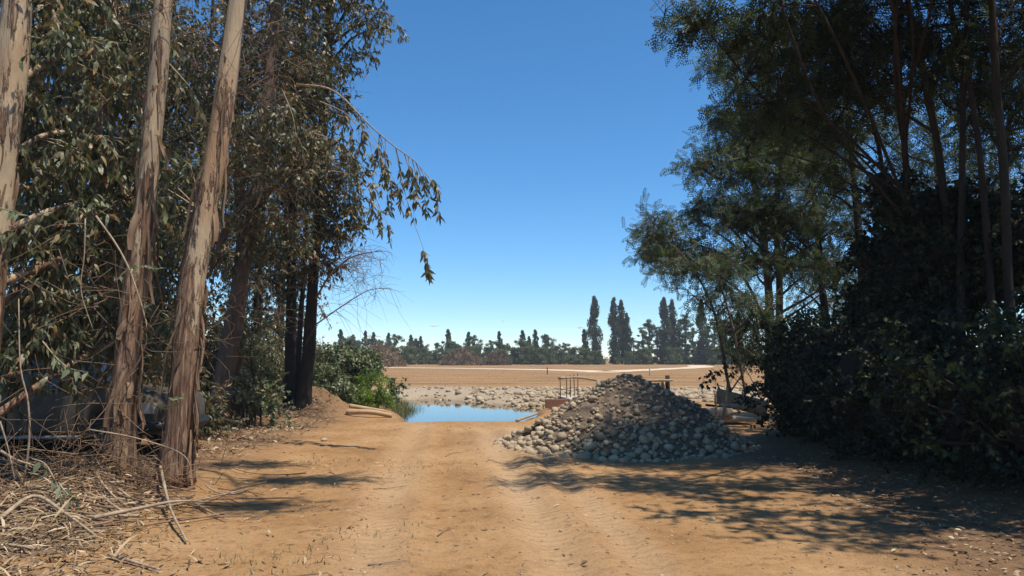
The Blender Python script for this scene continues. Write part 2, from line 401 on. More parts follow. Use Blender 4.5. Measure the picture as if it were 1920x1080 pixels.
field = sstep(36, 46, GY+2*noise2(GX*.3, GY*.3, 22))
sdp = poly_sd(GX, GY, POND)
gravel = sstep(27, 31, GY)*(1-sstep(37, 45, GY+3*noise2(GX*.3, GY*.2, 24)))*sstep(-9, -5, GX)*.9
gravel = np.maximum(gravel, .6*np.exp(-(((GX-2.3)/2.6)**2+((GY-14.5)/2.7)**2)**2))
humus = np.maximum(.95*sstep(-3.7, -5.2, GX+.5*noise2(GX, GY, 25))*(1-sstep(24, 30, GY)), .95*sstep(2.6, 4.4, GX+.7*noise2(GX*.8, GY*.8, 26)+.10*(9-GY))*(1-sstep(13, 18, GY)))
humus = np.maximum(humus, .8*sstep(.3, -.4, sdp))
for n_, v_ in (('dust', dust), ('field', field), ('gravel', gravel), ('humus', humus)): add_attr(me, n_, v_)
ground = part('ground', me, M['ground']); tag(ground, kind='structure')

# pond water
m, nt, N, L, P = mat_new('pond_water')
P.inputs['Base Color'].default_value = (.035,.04,.03,1); P.inputs['Roughness'].default_value = .03; P.inputs['IOR'].default_value = 1.33
P.inputs['Specular IOR Level'].default_value = .9
L.new(bump(nt, tex_noise(nt, 2.2, 3, .5, sc3=(.6, 2.4, 1)).outputs[0], .025, .04), P.inputs['Normal'])
M['water'] = m
G = Geo(); wx = np.linspace(-7.5, 4, 24); wy = np.linspace(18, 37, 40); WX, WY = np.meshgrid(wx, wy)
k = np.arange(24*40).reshape(40, 24); q = np.stack([k[:-1, :-1], k[:-1, 1:], k[1:, 1:], k[1:, :-1]], -1).reshape(-1, 4)
G.add(np.stack([WX, WY, 0*WX+WATER_Z], -1).reshape(-1, 3), [tuple(t) for t in q])
tag(part('pond_water', G, M['water']), kind='structure')

# pale haul tracks across the field
M['track'] = simple_mat('pale_track', (.50,.38,.25), (.62,.50,.35), .8, .95)
def strip(name, pts, w):
    p = spline(np.array(pts), 60); t = np.gradient(p, axis=0); t = unit(t); s = np.stack([-t[:, 1], t[:, 0]], -1)
    ww = w*(1+.25*noise2(np.arange(60)*.4, np.zeros(60), 31))[:, None]
    a, b = p-s*ww/2, p+s*ww/2
    v = np.concatenate([np.c_[a, ground_z(a[:, 0], a[:, 1])+.03], np.c_[b, ground_z(b[:, 0], b[:, 1])+.03]])
    G = Geo(); G.add(v, [(i, i+1, 61+i, 60+i) for i in range(59)])
    return tag(part(name, G, M['track']), kind='structure')
strip('field_track', [(-60, 150), (-20, 128), (3, 106), (12, 88)], 5.5)
strip('field_track', [(9, 84), (17, 100), (34, 135), (42, 170)], 4.5)
strip('field_track', [(-40, 184), (20, 176), (70, 168)], 3.0)

# ------------------------------------------------------------------ trees: general builder
def leaves_on_clumps(geo, cl, crad, n_twig, n_leaf, Lr, Wr, template, droop, twig_geo=None, outward=None, twig_r=.004, twig_len=1.0, upright=0.0):
    """cl (n,3) clump centres; crad radius; every clump gets twigs that carry leaves"""
    n = len(cl)
    if n == 0: return
    T = n*n_twig
    c = np.repeat(cl, n_twig, 0); d = rdir(T)
    if outward is not None: d = unit(d+.7*np.repeat(outward, n_twig, 0))
    d[:, 2] -= droop*.55; d = unit(d)
    ln = crad*twig_len*rng.uniform(.6, 1.25, T)
    if twig_geo is not None:
        e = c+d*ln[:, None]; e[:, 2] -= droop*.25*ln
        perp = unit(np.cross(d, rdir(T)))*twig_r; p2 = unit(np.cross(d, perp))*twig_r
        tv = np.stack([c+perp, c-perp*.5+p2, c-perp*.5-p2, e], 1).reshape(-1, 3)
        base = np.arange(T)*4
        f = np.stack([base, base+1, base+3, base+1, base+2, base+3, base+2, base, base+3], -1).reshape(-1)
        twig_geo.v.append(tv); twig_geo.loops.append(f+twig_geo.n); twig_geo.tot.append(np.full(T*3, 3)); twig_geo.rnd.append(np.repeat(rng.uniform(0, 1, T), 4)); twig_geo.n += len(tv)
    K = T*n_leaf
    t = rng.uniform(.12, 1.0, K); cc = np.repeat(c, n_leaf, 0); dd = np.repeat(d, n_leaf, 0); ll = np.repeat(ln, n_leaf)
    p = cc+dd*(ll*t)[:, None]; p[:, 2] -= droop*.25*ll*t*t
    ld = unit(.45*dd+.75*rdir(K)+np.array([0, 0, -1.])*droop+np.array([0, 0, 1.])*upright)
    L = rng.uniform(*Lr, K); W = L*rng.uniform(*Wr, K)
    mats = frames(ld, rdir(K)+np.array([0, 0, .8]), L, W)
    shade = np.clip(np.repeat(rng.uniform(-.38, .38, n), n_twig*n_leaf)+rng.uniform(0, 1, K), 0, 1)
    geo.inst(template[0], template[1], mats, p, shade)

def blob_points(blobs, shell=False):
    """points spread through ellipsoids (c, (rx,ry,rz), n), more of them near the surface"""
    out = []; od = []
    for c, r, n in blobs:
        d = rdir(n); rr = .62+.5*rng.uniform(0, 1, n)**1.1 if shell else rng.uniform(.25, 1.0, n)**.55
        q = d*rr[:, None]; lump = 1+.22*noise3(d*2.1+np.asarray(c)*.7, 41)
        out.append(np.asarray(c)+q*np.asarray(r)*lump[:, None]); od.append(d)
    return np.concatenate(out), np.concatenate(od)

def branch_skeleton(bg, trunk, trad, cl, n_limb, sides=5, sag=.12, r_limb=.045, r_twig=.010, rise=.5):
    """limbs from the trunk to some clumps, thinner branches from limbs to the others"""
    n = len(cl)
    if n == 0: return
    pick = rng.permutation(n)[:n_limb]; samples = []; 
    def path(a, b, k, sg):
        L = np.linalg.norm(b-a); mid = (a+b)/2+np.array([0, 0, sg*L])+rng.normal(size=3)*.07*L
        return spline(np.array([a, mid, b]), k)
    for i in pick:
        b = cl[i]; dist = np.hypot(trunk[:, 0]-b[0], trunk[:, 1]-b[1])
        tz = b[2]-rise*dist; j = int(np.argmin(np.abs(trunk[:, 2]-tz)+.2*dist)); a = trunk[j]
        p = path(a, b, 9, sag); r0 = min(trad[j]*.55, r_limb*(1+.10*np.linalg.norm(b-a)))
        tube(bg, p, np.linspace(r0, r_twig*1.1, 9), sides, rng.uniform(), cap=False); samples.append(p[3:])
    S = np.concatenate(samples+[trunk[len(trunk)//3:]])
    rest = np.setdiff1d(np.arange(n), pick)
    for i in rest:
        b = cl[i]; dd = np.linalg.norm(S-b, axis=1)+.35*np.maximum(0, S[:, 2]-b[2]); j = int(np.argmin(dd))
        p = path(S[j], b, 5, sag*.7); tube(bg, p, np.linspace(r_twig*1.5, r_twig*.5, 5), 3, rng.uniform(), cap=False)

def make_tree(name, label, cat, group, trunk_pts, blobs, leaf_kw, bark, leaf_mat_, n_limb=10, sides=12, n_ring=40, rough=.12, rings_flare=.35, limb_kw={}, dead=0, dead_blobs=None):
    tp = np.array([p[:3] for p in trunk_pts], float); tr = np.array([p[3] for p in trunk_pts], float)
    sp = spline(np.c_[tp, tr], n_ring); base = sp[0, :3].copy(); base[2] = gz(base[0], base[1])
    t = thing(name, base, label, cat, group)
    h = sp[:, 2]-base[2]; rad = np.maximum(sp[:, 3]*(1+rings_flare*np.exp(-np.maximum(h, 0)/.35)), .006)
    sd_ = int(rng.integers(1000))
    wob = sp[:, :3]+np.stack([.03*noise2(h*.8, h*0+sd_, 3), .03*noise2(h*.8, h*0+sd_+9, 4), 0*h], -1)
    g = Geo(); tube(g, wob, rad, sides, .5, rough=rough, seed=sd_); trunk = part('trunk', g, bark, t)
    cl, od = blob_points(blobs)
    cl = cl[cl[:, 2] > .25]; od = od[:len(cl)]
    g = Geo(); branch_skeleton(g, wob, rad, cl, min(n_limb, len(cl)), **limb_kw)
    tw = g
    gl = Geo(); leaves_on_clumps(gl, cl, twig_geo=tw, **leaf_kw)
    part('branches', g, bark, t); part('crown', gl, leaf_mat_, t, smooth=False)
    if dead:
        g = Geo(); dc, _ = blob_points(dead_blobs or blobs); dc = dc[rng.integers(0, len(dc), dead)]
        for c in dc:
            L = rng.uniform(.35, 1.0); d = rdir(1)[0]; d[2] = -abs(d[2])*.8
            b = c+d*L; mid = (c+b)/2+rng.normal(size=3)*.16*L
            tube(g, spline(np.array([c, mid, b+rng.normal(size=3)*.08]), 6), np.linspace(.006, .0025, 6), 3, rng.uniform(), cap=False)
        tag(part('dead_twigs', g, M['dead_twig'], t), kind='stuff')
    return t, wob, rad

EUC = dict(crad=.48, n_twig=6, n_leaf=10, Lr=(.085, .165), Wr=(.17, .27), template=T_LANCE, droop=.9)
EUC_FAR = dict(crad=.62, n_twig=6, n_leaf=9, Lr=(.10, .19), Wr=(.22, .36), template=T_LANCE, droop=.7)
def B(px, py, d, r, n, ry=None, rz=None): return (at(px, py, d), (r, ry or r, rz or r), n)
def tpts(lst): return [(*at(px, py, d), r) for px, py, d, r in lst]
GROVE = 'eucalyptus trees of the grove beside the track'

treeB, tB, rB = make_tree('eucalyptus_tree', 'thick leaning eucalyptus with smooth grey-tan bark, rooted in the bark heap beside the car', 'tree', GROVE,
    tpts([(322, 905, 9.6, .18), (345, 700, 9.6, .16), (362, 530, 9.7, .153), (402, 290, 9.9, .14), (446, 0, 10.1, .128), (490, -330, 10.4, .12), (530, -700, 10.8, .07)]),
    [B(120, -380, 12, 1.1, 30), B(200, -600, 12, 1.2, 30), ((-.4, 9.4, 10.8), (.9, .4, .4), 30), ((.9, 7.9, 10.8), (.95, .4, .4), 38), ((.9, 6.2, 10.8), (.85, .35, .4), 22)], EUC, M['euc_bark'], M['euc_leaf'], 9, 22, 90, .11, .5, dead=120,
    dead_blobs=[B(480, 120, 10.6, .8, 100), B(390, 600, 9.8, .5, 60), B(300, 620, 9.8, .5, 60)])
treeA, tA, rA = make_tree('eucalyptus_tree', 'slimmer eucalyptus with peeling reddish bark, standing just in front of the parked car', 'tree', GROVE,
    tpts([(222, 893, 9.3, .17), (236, 700, 9.3, .145), (262, 450, 9.4, .13), (290, 200, 9.5, .12), (310, 0, 9.6, .11), (335, -330, 9.8, .10), (350, -650, 10, .05)]),
    [B(-60, -340, 11, 1.2, 30), B(40, -480, 11, 1.0, 24)], EUC, M['euc_bark'], M['euc_leaf'], 8, 20, 90, .12, .5, dead=110,
    dead_blobs=[B(230, 560, 9.3, .6, 60), B(190, 760, 9.2, .6, 70), B(330, 60, 9.8, .6, 50)])
treeC, tC, rC = make_tree('eucalyptus_tree', 'large leafy eucalyptus with low leaf-covered boughs beyond the rear of the parked car', 'tree', GROVE,
    tpts([(-75, 960, 8.4, .22), (-40, 700, 8.5, .19), (-8, 400, 8.6, .175), (14, 180, 8.7, .165), (34, -20, 8.8, .15), (60, -400, 9, .1)]),
    [B(110, 120, 9.6, 1.0, 46), B(165, 320, 9.8, .85, 42), B(60, 400, 9.2, .7, 26), B(190, 470, 10.2, .6, 24), B(110, 560, 9.6, .6, 22), B(120, -80, 9.8, 1.0, 34), B(30, 240, 9, .5, 12), B(70, 640, 9.4, .5, 16), B(180, 640, 10.4, .6, 18), B(280, 620, 11, .6, 16), B(240, 60, 10.6, .8, 26), B(330, 350, 11.5, .7, 18)],
    dict(EUC, n_leaf=9, Lr=(.10, .20), Wr=(.2, .34)), M['euc_bark'], M['near_leaf'], 14, 20, 80, .12, .5, dead=150, dead_blobs=[B(110, 500, 9.3, 1.0, 200), B(100, 760, 9.0, .7, 80)])
treeD, tD, rD = make_tree('eucalyptus_tree', 'brown shaggy eucalyptus with a long leaning limb and hanging leaf sprays, behind the smooth-barked trees', 'tree', GROVE,
    tpts([(405, 790, 17, .24), (432, 640, 17, .20), (462, 450, 17, .17), (492, 250, 17.2, .15), (520, 0, 17.4, .12), (540, -250, 17.6, .06)]),
    [B(500, 80, 17.5, 1.6, 62), B(470, 270, 17, 1.3, 48), B(540, 250, 15.5, 1.0, 34), B(430, 440, 17, 1.0, 26), B(520, 430, 17, .8, 18), B(520, -120, 18, 1.8, 50)], EUC_FAR, M['brown_bark'], M['euc_leaf'], 14, 14, 60, .2, .5, dead=520,
    dead_blobs=[B(480, 330, 16.5, 1.5, 400), B(520, 130, 16.5, 1.3, 200), B(480, 560, 16.6, .9, 120)])
make_tree('eucalyptus_tree', 'brown eucalyptus trunk twinned close against the shaggy limb-bearing one', 'tree', GROVE,
    tpts([(436, 786, 17.6, .19), (446, 640, 17.6, .15), (452, 450, 17.8, .13), (440, 200, 18, .11), (425, -100, 18.5, .06)]),
    [B(400, 130, 18.6, 1.5, 46), B(420, -60, 19, 1.5, 40)], EUC_FAR, M['brown_bark'], M['euc_leaf'], 8, 12, 50, .2, .5, dead=120)
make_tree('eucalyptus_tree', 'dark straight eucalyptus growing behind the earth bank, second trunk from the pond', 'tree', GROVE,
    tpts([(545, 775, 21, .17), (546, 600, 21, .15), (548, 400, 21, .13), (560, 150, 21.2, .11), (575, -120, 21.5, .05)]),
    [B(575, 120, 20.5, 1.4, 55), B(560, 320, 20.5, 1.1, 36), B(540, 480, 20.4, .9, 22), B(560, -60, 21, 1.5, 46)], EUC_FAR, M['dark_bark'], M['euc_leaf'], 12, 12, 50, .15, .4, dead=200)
treeF, tF, rF = make_tree('eucalyptus_tree', 'dark eucalyptus whose leafy crown hangs toward the pond, trunk next to the earth bank', 'tree', GROVE,
    tpts([(566, 782, 20.2, .18), (582, 600, 20.2, .155), (594, 450, 20.2, .14), (604, 250, 20.3, .12), (622, 0, 20.5, .10), (640, -220, 20.8, .05)]),
    [B(645, 30, 19.5, 1.35, 60), B(605, 170, 19.2, 1.15, 52), B(622, 300, 19.2, .95, 44), B(640, 395, 19.4, .75, 32), B(600, 460, 19.6, .75, 20), B(655, -130, 20, 1.5, 50)], dict(EUC_FAR, crad=.52), M['dark_bark'], M['euc_leaf'], 16, 12, 60, .15, .4, dead=340,
    dead_blobs=[B(630, 470, 19.4, .9, 160), B(680, 500, 19.2, .7, 120), B(600, 300, 19.4, 1.0, 100)])
make_tree('eucalyptus_tree', 'thin young eucalyptus stem squeezed between two dark trunks by the earth bank', 'tree', GROVE,
    tpts([(556, 780, 20.6, .09), (562, 640, 20.6, .075), (572, 480, 20.8, .06), (580, 300, 21, .03)]),
    [B(578, 380, 20.8, .6, 12)], EUC_FAR, M['dark_bark'], M['euc_leaf'], 4, 8, 30, .12, .3)
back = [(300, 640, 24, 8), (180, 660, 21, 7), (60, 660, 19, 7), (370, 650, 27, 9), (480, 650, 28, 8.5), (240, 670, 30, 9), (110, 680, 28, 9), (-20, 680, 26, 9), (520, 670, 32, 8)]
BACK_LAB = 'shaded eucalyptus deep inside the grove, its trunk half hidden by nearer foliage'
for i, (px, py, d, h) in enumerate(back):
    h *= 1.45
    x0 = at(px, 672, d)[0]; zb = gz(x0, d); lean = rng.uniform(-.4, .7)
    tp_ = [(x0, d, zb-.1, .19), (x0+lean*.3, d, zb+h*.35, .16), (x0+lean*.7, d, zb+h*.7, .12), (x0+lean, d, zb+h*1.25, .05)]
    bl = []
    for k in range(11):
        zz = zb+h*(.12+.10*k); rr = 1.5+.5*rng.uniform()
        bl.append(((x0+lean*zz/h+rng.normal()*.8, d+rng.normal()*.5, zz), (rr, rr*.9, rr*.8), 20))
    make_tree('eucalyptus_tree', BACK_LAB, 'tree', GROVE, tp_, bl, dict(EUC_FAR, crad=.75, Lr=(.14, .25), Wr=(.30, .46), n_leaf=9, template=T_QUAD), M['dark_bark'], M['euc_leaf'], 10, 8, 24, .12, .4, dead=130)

# leaning dead limb of the shaggy tree
g = Geo(); p = spline(np.array([at(398, 500, 16.6), at(440, 400, 16.5), at(520, 345, 16.2), at(590, 300, 16.0), at(645, 255, 15.8)]), 20)
tube(g, p, np.linspace(.075, .028, 20), 8, .5, rough=.1, seed=4); part('leaning_limb', g, M['brown_bark'], treeD)

# hanging spray over the pond: branches with single leaves
LEAFM = []
for k in range(4):
    g = Geo(); v = np.array(T_LANCE[0]); v = v*np.array([.24+.03*k, 1, 1]); v[:, 0] += .12*(k-1.5)*v[:, 1]**2
    g.add(v, T_LANCE[1], .35+.17*k); mm = g.mesh('leaf', smooth=False); mm.materials.append(M['euc_leaf']); LEAFM.append(mm)
def put_leaf(parent, p, d, L, mesh=None):
    o = bpy.data.objects.new('leaf', mesh or LEAFM[int(rng.integers(4))])
    COL.objects.link(o); o.parent = parent
    mt = frames(unit(np.asarray(d, float))[None], rdir(1)+np.array([[.2, -.5, .5]]), np.array([L]), np.array([L]))[0]
    M4 = Matrix(mt.tolist()).to_4x4(); M4.translation = Vector(np.asarray(p)-WL[parent.name]); o.matrix_local = M4
    return o
def spray(parent, name, pts, r0, subs, leaf_n, L, mat=None):
    g = Geo(); p = spline(np.array(pts), 24); tube(g, p, np.linspace(r0, r0*.25, 24), 6, .6)
    anchors = []
    for (t0, dl, ln) in subs:
        a = p[int(t0*23)]; b = a+np.asarray(dl)*ln; mid = (a+b)/2+np.array([.05, 0, .06])*ln
        q = spline(np.array([a, mid, b]), 10); tube(g, q, np.linspace(r0*.4, .0025, 10), 4, .6); anchors.append(q)
    o = part(name, g, mat or M['dead_wood'], parent, loc=p[0])
    for q in anchors:
        for _ in range(leaf_n):
            c = q[int(rng.integers(3, 10))]+rng.normal(size=3)*.012
            d = np.array([rng.normal()*.5+.08, rng.normal()*.5, -1.0]); put_leaf(o, c, d, rng.uniform(.75, 1.25)*L)
    return o
hp = [at(556, 158, 13.5), at(625, 170, 13.2), at(690, 232, 13), at(740, 275, 12.9), at(775, 300, 12.8), at(806, 335, 12.8)]
spray(treeF, 'hanging_branch', hp, .022, [(.35, (.1, 0, -1), .55), (.48, (.15, .1, -1), .75), (.55, (-.05, -.1, -1), .95), (.62, (.1, 0, -1), .85), (.7, (.15, .1, -1), 1.15), (.8, (.1, .0, -1), .75), (.9, (.3, 0, -1), .6), (1.0, (.25, 0, -1), .65), (.97, (.5, .1, -.8), .45), (.5, (-.2, .1, -1), .5), (.75, (.0, -.1, -1), .5), (.3, (-.1, .1, -1), .8), (.85, (.2, .1, -1), .9)], 22, .165)
spray(treeF, 'hanging_branch', [at(600, 190, 13.6), at(650, 215, 13.4), at(700, 275, 13.2), at(735, 330, 13.1)], .014, [(.2, (-.1, 0, -1), .8), (.35, (.1, 0, -1), .9), (.5, (-.1, .1, -1), 1.0), (.65, (.1, 0, -1), .9), (.8, (.15, .1, -1), .9), (.95, (.1, 0, -1), .8), (1, (.3, 0, -1), .6)], 24, .155)
spray(treeF, 'hanging_branch', [at(590, 250, 14), at(640, 270, 13.8), at(680, 320, 13.6), at(705, 380, 13.5)], .012, [(.2, (-.1, 0, -1), .8), (.4, (.1, 0, -1), .8), (.6, (-.1, .1, -1), .8), (.8, (.1, 0, -1), .7), (1, (.2, 0, -1), .5)], 24, .155)
hp2 = [at(742, 278, 12.9), at(752, 330, 12.85), at(770, 400, 12.8), at(790, 455, 12.8), at(800, 490, 12.8)]
spray(treeF, 'hanging_branch', hp2, .009, [(.8, (.15, 0, -1), .25), (.95, (.1, 0, -1), .3), (.45, (.2, 0, -.8), .15), (1, (.1, 0, -1), .3)], 13, .17)
spray(treeF, 'hanging_branch', [at(620, 320, 17), at(665, 330, 16.8), at(700, 365, 16.6), at(722, 410, 16.5)], .014, [(.4, (.1, 0, -1), .6), (.6, (.2, 0, -1), .7), (.8, (.1, 0, -1), .7), (1, (.25, 0, -1), .5)], 20, .17)
spray(treeF, 'hanging_branch', [at(630, 215, 17), at(672, 228, 16.8), at(704, 262, 16.6), at(716, 300, 16.5)], .012, [(.4, (.1, 0, -1), .6), (.7, (.2, 0, -1), .6), (1, (.2, 0, -1), .5)], 20, .17)
spray(treeF, 'hanging_branch', [at(690, 20, 18), at(730, 25, 17.8), at(752, 50, 17.6)], .012, [(.4, (.1, 0, -1), .5), (.8, (.2, 0, -1), .5), (1, (.3, 0, -.8), .35)], 18, .16)
spray(treeD, 'leafy_twig', [at(530, 170, 12.6), at(548, 215, 12.5), at(556, 260, 12.4)], .010, [(.3, (-.4, 0, -1), .5), (.6, (-.1, 0, -1), .6), (.9, (.3, 0, -1), .6)], 10, .16)
spray(treeB, 'leafy_twig', [at(318, 120, 9.2), at(345, 150, 9.1), at(362, 170, 9.0)], .008, [(.4, (-.2, 0, -1), .3), (.8, (.1, 0, -1), .35), (1., (.3, 0, -1), .3)], 9, .15)
def bare_twigs(parent, name, pts, r0, n, L):
    g = Geo(); p = spline(np.array(pts), 20); tube(g, p, np.linspace(r0, r0*.3, 20), 6, .6)
    for _ in range(n):
        a = p[int(rng.integers(4, 20))]; d = unit(np.array([rng.normal()*.8+.3, rng.normal()*.4, rng.normal()*.7-.35])); ln = L*rng.uniform(.4, 1.2)
        c = spline(np.array([a, a+d*ln*.5+rng.normal(size=3)*.1*ln, a+d*ln+np.array([0, 0, -.25*ln])]), 7); tube(g, c, np.linspace(.005, .002, 7), 3, rng.uniform(), cap=False)
    return part(name, g, M['dead_twig'], parent, loc=p[0])
bare_twigs(treeF, 'bare_branch', [at(592, 560, 19), at(620, 515, 18.8), at(660, 482, 18.6), at(712, 470, 18.4)], .03, 26, .8)
bare_twigs(treeF, 'bare_branch', [at(590, 610, 19), at(640, 575, 18.7), at(690, 545, 18.5), at(730, 540, 18.4)], .02, 34, .9)

# peeling bark strips hung on the near trunks
STRIPS = []
for k in range(6):
    g = Geo(); n = 9; L = 1.0; y = np.linspace(0, -L, n)
    cx = .03*np.sin(y*4+k)+.012*k*y*y; cz = .05*y*y*(1 if k % 2 else -.2)+.015*np.sin(y*7+k); w = .008+.009*np.sin(np.linspace(.4, 2.6, n))*(1+k % 3)
    v = np.concatenate([np.c_[cx-w, cz, y], np.c_[cx, cz+.012, y], np.c_[cx+w, cz, y]]); f = [(i, i+1, n+i+1, n+i) for i in range(n-1)]+[(n+i, n+i+1, 2*n+i+1, 2*n+i) for i in range(n-1)]
    g.add(v, f, .2+.13*k); mm = g.mesh('bark_strip'); mm.materials.append(M['bark_strip']); STRIPS.append(mm)
for tr_, tw_, ra_, n, zmax in ((treeB, tB, rB, 70, 5.5), (treeA, tA, rA, 70, 5.0), (treeC, tC, rC, 24, 4.5)):
    for _ in range(n):
        zz = zmax*rng.uniform(.05, 1)**1.3+.3; j = int(np.argmin(abs(tw_[:, 2]-zz))); an = rng.uniform(-2.6, .5) if rng.uniform() < .8 else rng.uniform(0, 6.28)
        dirv = np.array([math.cos(an), math.sin(an), 0]); c = tw_[j]+dirv*(ra_[j]*1.04)
        o = bpy.data.objects.new('bark_strip', STRIPS[int(rng.integers(6))]); COL.objects.link(o); o.parent = tr_
        o.location = c-WL[tr_.name]; o.rotation_euler = (rng.normal()*.10, .07+rng.normal()*.10, an+math.pi/2+rng.normal()*.3); s = rng.uniform(.35, 1.0)
        o.scale = (rng.uniform(.8, 1.5), 1, s)

# ------------------------------------------------------------------ shrubs and bushes
def make_bush(name, label, cat, group, blobs, leaf_kw, mat, base, stems=8, bark='brown_bark', shell=False, stem_r=.03):
    b = np.asarray(base, float); t = thing(name, b, label, cat, group)
    cl, od = blob_points(blobs, shell); cl = cl[cl[:, 2] > b[2]+.05]
    g = Geo()
    for _ in range(stems):
        c = cl[int(rng.integers(len(cl)))]; a = b+np.array([rng.normal()*.15, rng.normal()*.15, -.05]); p = spline(np.array([a, (a+c)/2+np.array([0, 0, .2]), c]), 7)
        tube(g, p, np.linspace(stem_r, stem_r*.27, 7), 5, rng.uniform(), cap=False)
    gl = Geo(); leaves_on_clumps(gl, cl, twig_geo=g, **leaf_kw)
    part('stems', g, M[bark], t); part('foliage', gl, mat, t, smooth=False)
    return t
SHR = dict(crad=.32, n_twig=6, n_leaf=9, Lr=(.06, .12), Wr=(.4, .6), template=T_OVATE, droop=.3)
def gb(px, d): x = at(px, 700, d)[0]; return (x, d, gz(x, d))
make_bush('sapling', 'young eucalyptus sapling with round silvery leaves catching the sun, between the brown and dark trunks', 'shrub', None,
    [B(480, 640, 17.4, .6, 26, .5, .7), B(475, 730, 17.4, .65, 26, .5, .6), B(500, 770, 17.4, .5, 12, .4, .35)], SHR, M['silver_leaf'], gb(482, 17.5))
make_bush('laurel_bush', 'broad grey-green bush on the earth bank left of the pond water', 'bush', None,
    [B(650, 690, 25, .95, 85, 1.0, .75), B(690, 690, 24.5, .6, 36, .7, .55), B(615, 715, 23.6, .7, 50, .7, .6), B(640, 735, 22.6, .45, 26, .5, .4), B(735, 725, 25, .28, 6, .3, .3)], dict(SHR, Lr=(.09, .17), crad=.3), M['bush_leaf'], gb(652, 25))
make_bush('willow_shrub', 'bright fresh-green feathery shrub at the water edge in front of the grey-green bush', 'shrub', None,
    [B(700, 735, 23.5, .55, 50, .5, .55), B(672, 752, 23.2, .45, 30, .4, .35), B(722, 755, 23.6, .35, 20, .3, .3)], dict(SHR, Lr=(.05, .11), Wr=(.16, .28), n_leaf=16, template=T_QUAD, droop=.0, upright=.5, crad=.28), M['fresh_leaf'], gb(700, 23.5))
for px, d, r, h in ((330, 15, .9, 1.5), (140, 14, 1.0, 1.6), (20, 13, .9, 1.8), (250, 19, 1.2, 2.0), (390, 22, 1.1, 2.2), (490, 24, 1.2, 2.4), (560, 26, 1.2, 2.2), (430, 29, 1.6, 3.0), (300, 27, 1.6, 3.2), (130, 24, 1.8, 3.2), (-20, 20, 1.6, 3.0), (600, 30, 1.3, 2.2)):
    x, y, z = gb(px, d)
    make_bush('understory_shrub', 'dark dusty shrub filling the shade between the grove trunks', 'shrub', 'shrubs under the grove trees',
        [((x, y, z+h*.5), (r, r*.8, h*.55), int(30*r*h)), ((x+.5*r, y, z+h*.3), (r*.7, r*.6, h*.4), int(12*r*h))], dict(EUC_FAR, crad=.4, Lr=(.10, .18), droop=.5, template=T_QUAD), M['euc_leaf'], (x, y, z), 10)

# grass at the water's edge
def grass(geo, c, n, spread, hr):
    k = n; p = np.c_[c[0]+rng.normal(size=k)*spread[0], c[1]+rng.normal(size=k)*spread[1], np.zeros(k)]; p[:, 2] = ground_z(p[:, 0], p[:, 1])-.02
    d = unit(rdir(k)*.45+np.array([0, 0, 1.])); L = rng.uniform(*hr, k); geo.inst(T_QUAD[0], T_QUAD[1], frames(d, rdir(k), L, np.full(k, .012)), p, rng.uniform(0, 1, k))
g = Geo()
for px, d, n in ((745, 25, 500), (765, 27, 500), (780, 29, 350), (755, 31, 300)): grass(g, at(px, 750, d), n, (.28, .8), (.25, .6))
tag(part('shore_grass', g, M['grass']), 'tall green grass tufts along the pond bank below the bright shrub', 'grass', kind='stuff')
g = Geo()
for px, py, n in ((170, 975, 260), (300, 950, 200), (520, 1040, 200), (690, 985, 60), (500, 820, 300), (590, 860, 120), (800, 870, 90), (200, 1010, 200), (1400, 830, 80), (600, 775, 260), (640, 765, 260), (575, 800, 160)):
    q = at(px, py, 1.6*F_PX/(py-672)); grass(g, q, n//2, (.3, .25), (.03, .09))
M['straw'] = leaf_mat('straw_blade', [(0, (.14,.14,.05)), (.5, (.30,.24,.12)), (1, (.42,.34,.2))], .2, .6, .2)
tag(part('dry_grass', g, M['straw']), 'sparse dry grass tufts growing from the dirt near the litter', 'grass', kind='stuff')

# ------------------------------------------------------------------ the trees along the other side of the track
ACA = dict(crad=.50, n_twig=5, n_leaf=4, Lr=(.15, .26), Wr=(.8, 1.0), template=T_FROND, droop=.25, twig_r=.007)
RIGHT = 'slender trees behind the bramble hedge'
M['feather_leaf'] = leaf_mat('feathery_leaf', [(0, (.03,.05,.028)), (.6, (.078,.105,.055)), (1, (.15,.18,.08))], .35, .5, .3, (1.15, 1.25, .6))
def rtree(label, lst, blobs, n_limb=10, bark='dark_bark', kw=ACA, name='robinia_tree', sides=9):
    lst = [(a_, b_, c_, r_*(.52 if c_ < 15 else .75)) for a_, b_, c_, r_ in lst]
    return make_tree(name, label, 'tree', RIGHT, tpts(lst), blobs, kw, M[bark], M['feather_leaf' if lst[0][2] > 14 else 'acacia_leaf'], n_limb, sides, 40, .1, .3, dict(sag=.03, r_limb=.035, rise=.7))
rtree('dark slender tree whose long bough reaches out over the track toward the stone heap', [(1730, 760, 11.5, .12), (1705, 400, 11.4, .10), (1690, 200, 11.2, .09), (1676, 0, 11, .075), (1640, -300, 10.8, .04)],
    [B(1300, 25, 10.3, .45, 14, .5, .22), B(1400, 40, 10.6, .7, 26, .7, .4), B(1500, 50, 11, .9, 36, .9, .6), B(1420, 160, 11.2, .7, 24, .8, .4), B(1600, 90, 11.3, 1.0, 40), B(1560, -120, 10.4, 1.1, 40), B(1680, -150, 10.4, 1.3, 46), ((3.3, 8.7, 7.3), (1.2, .7, .5), 30), ((4.5, 8.3, 7.4), (1.1, .8, .6), 28)], 14)
rtree('dark leaning trunk with a fork of two stems behind the ivy mound', [(1815, 760, 11, .13), (1768, 340, 10.9, .105), (1735, 170, 10.8, .09), (1700, 0, 10.6, .08), (1640, -300, 10.4, .04)],
    [B(1620, 40, 11, .9, 36), B(1700, 120, 11.3, .8, 30), B(1560, 200, 11.6, .7, 24), B(1640, -180, 10.4, 1.3, 46), B(1750, -200, 10.4, 1.3, 44)], 12)
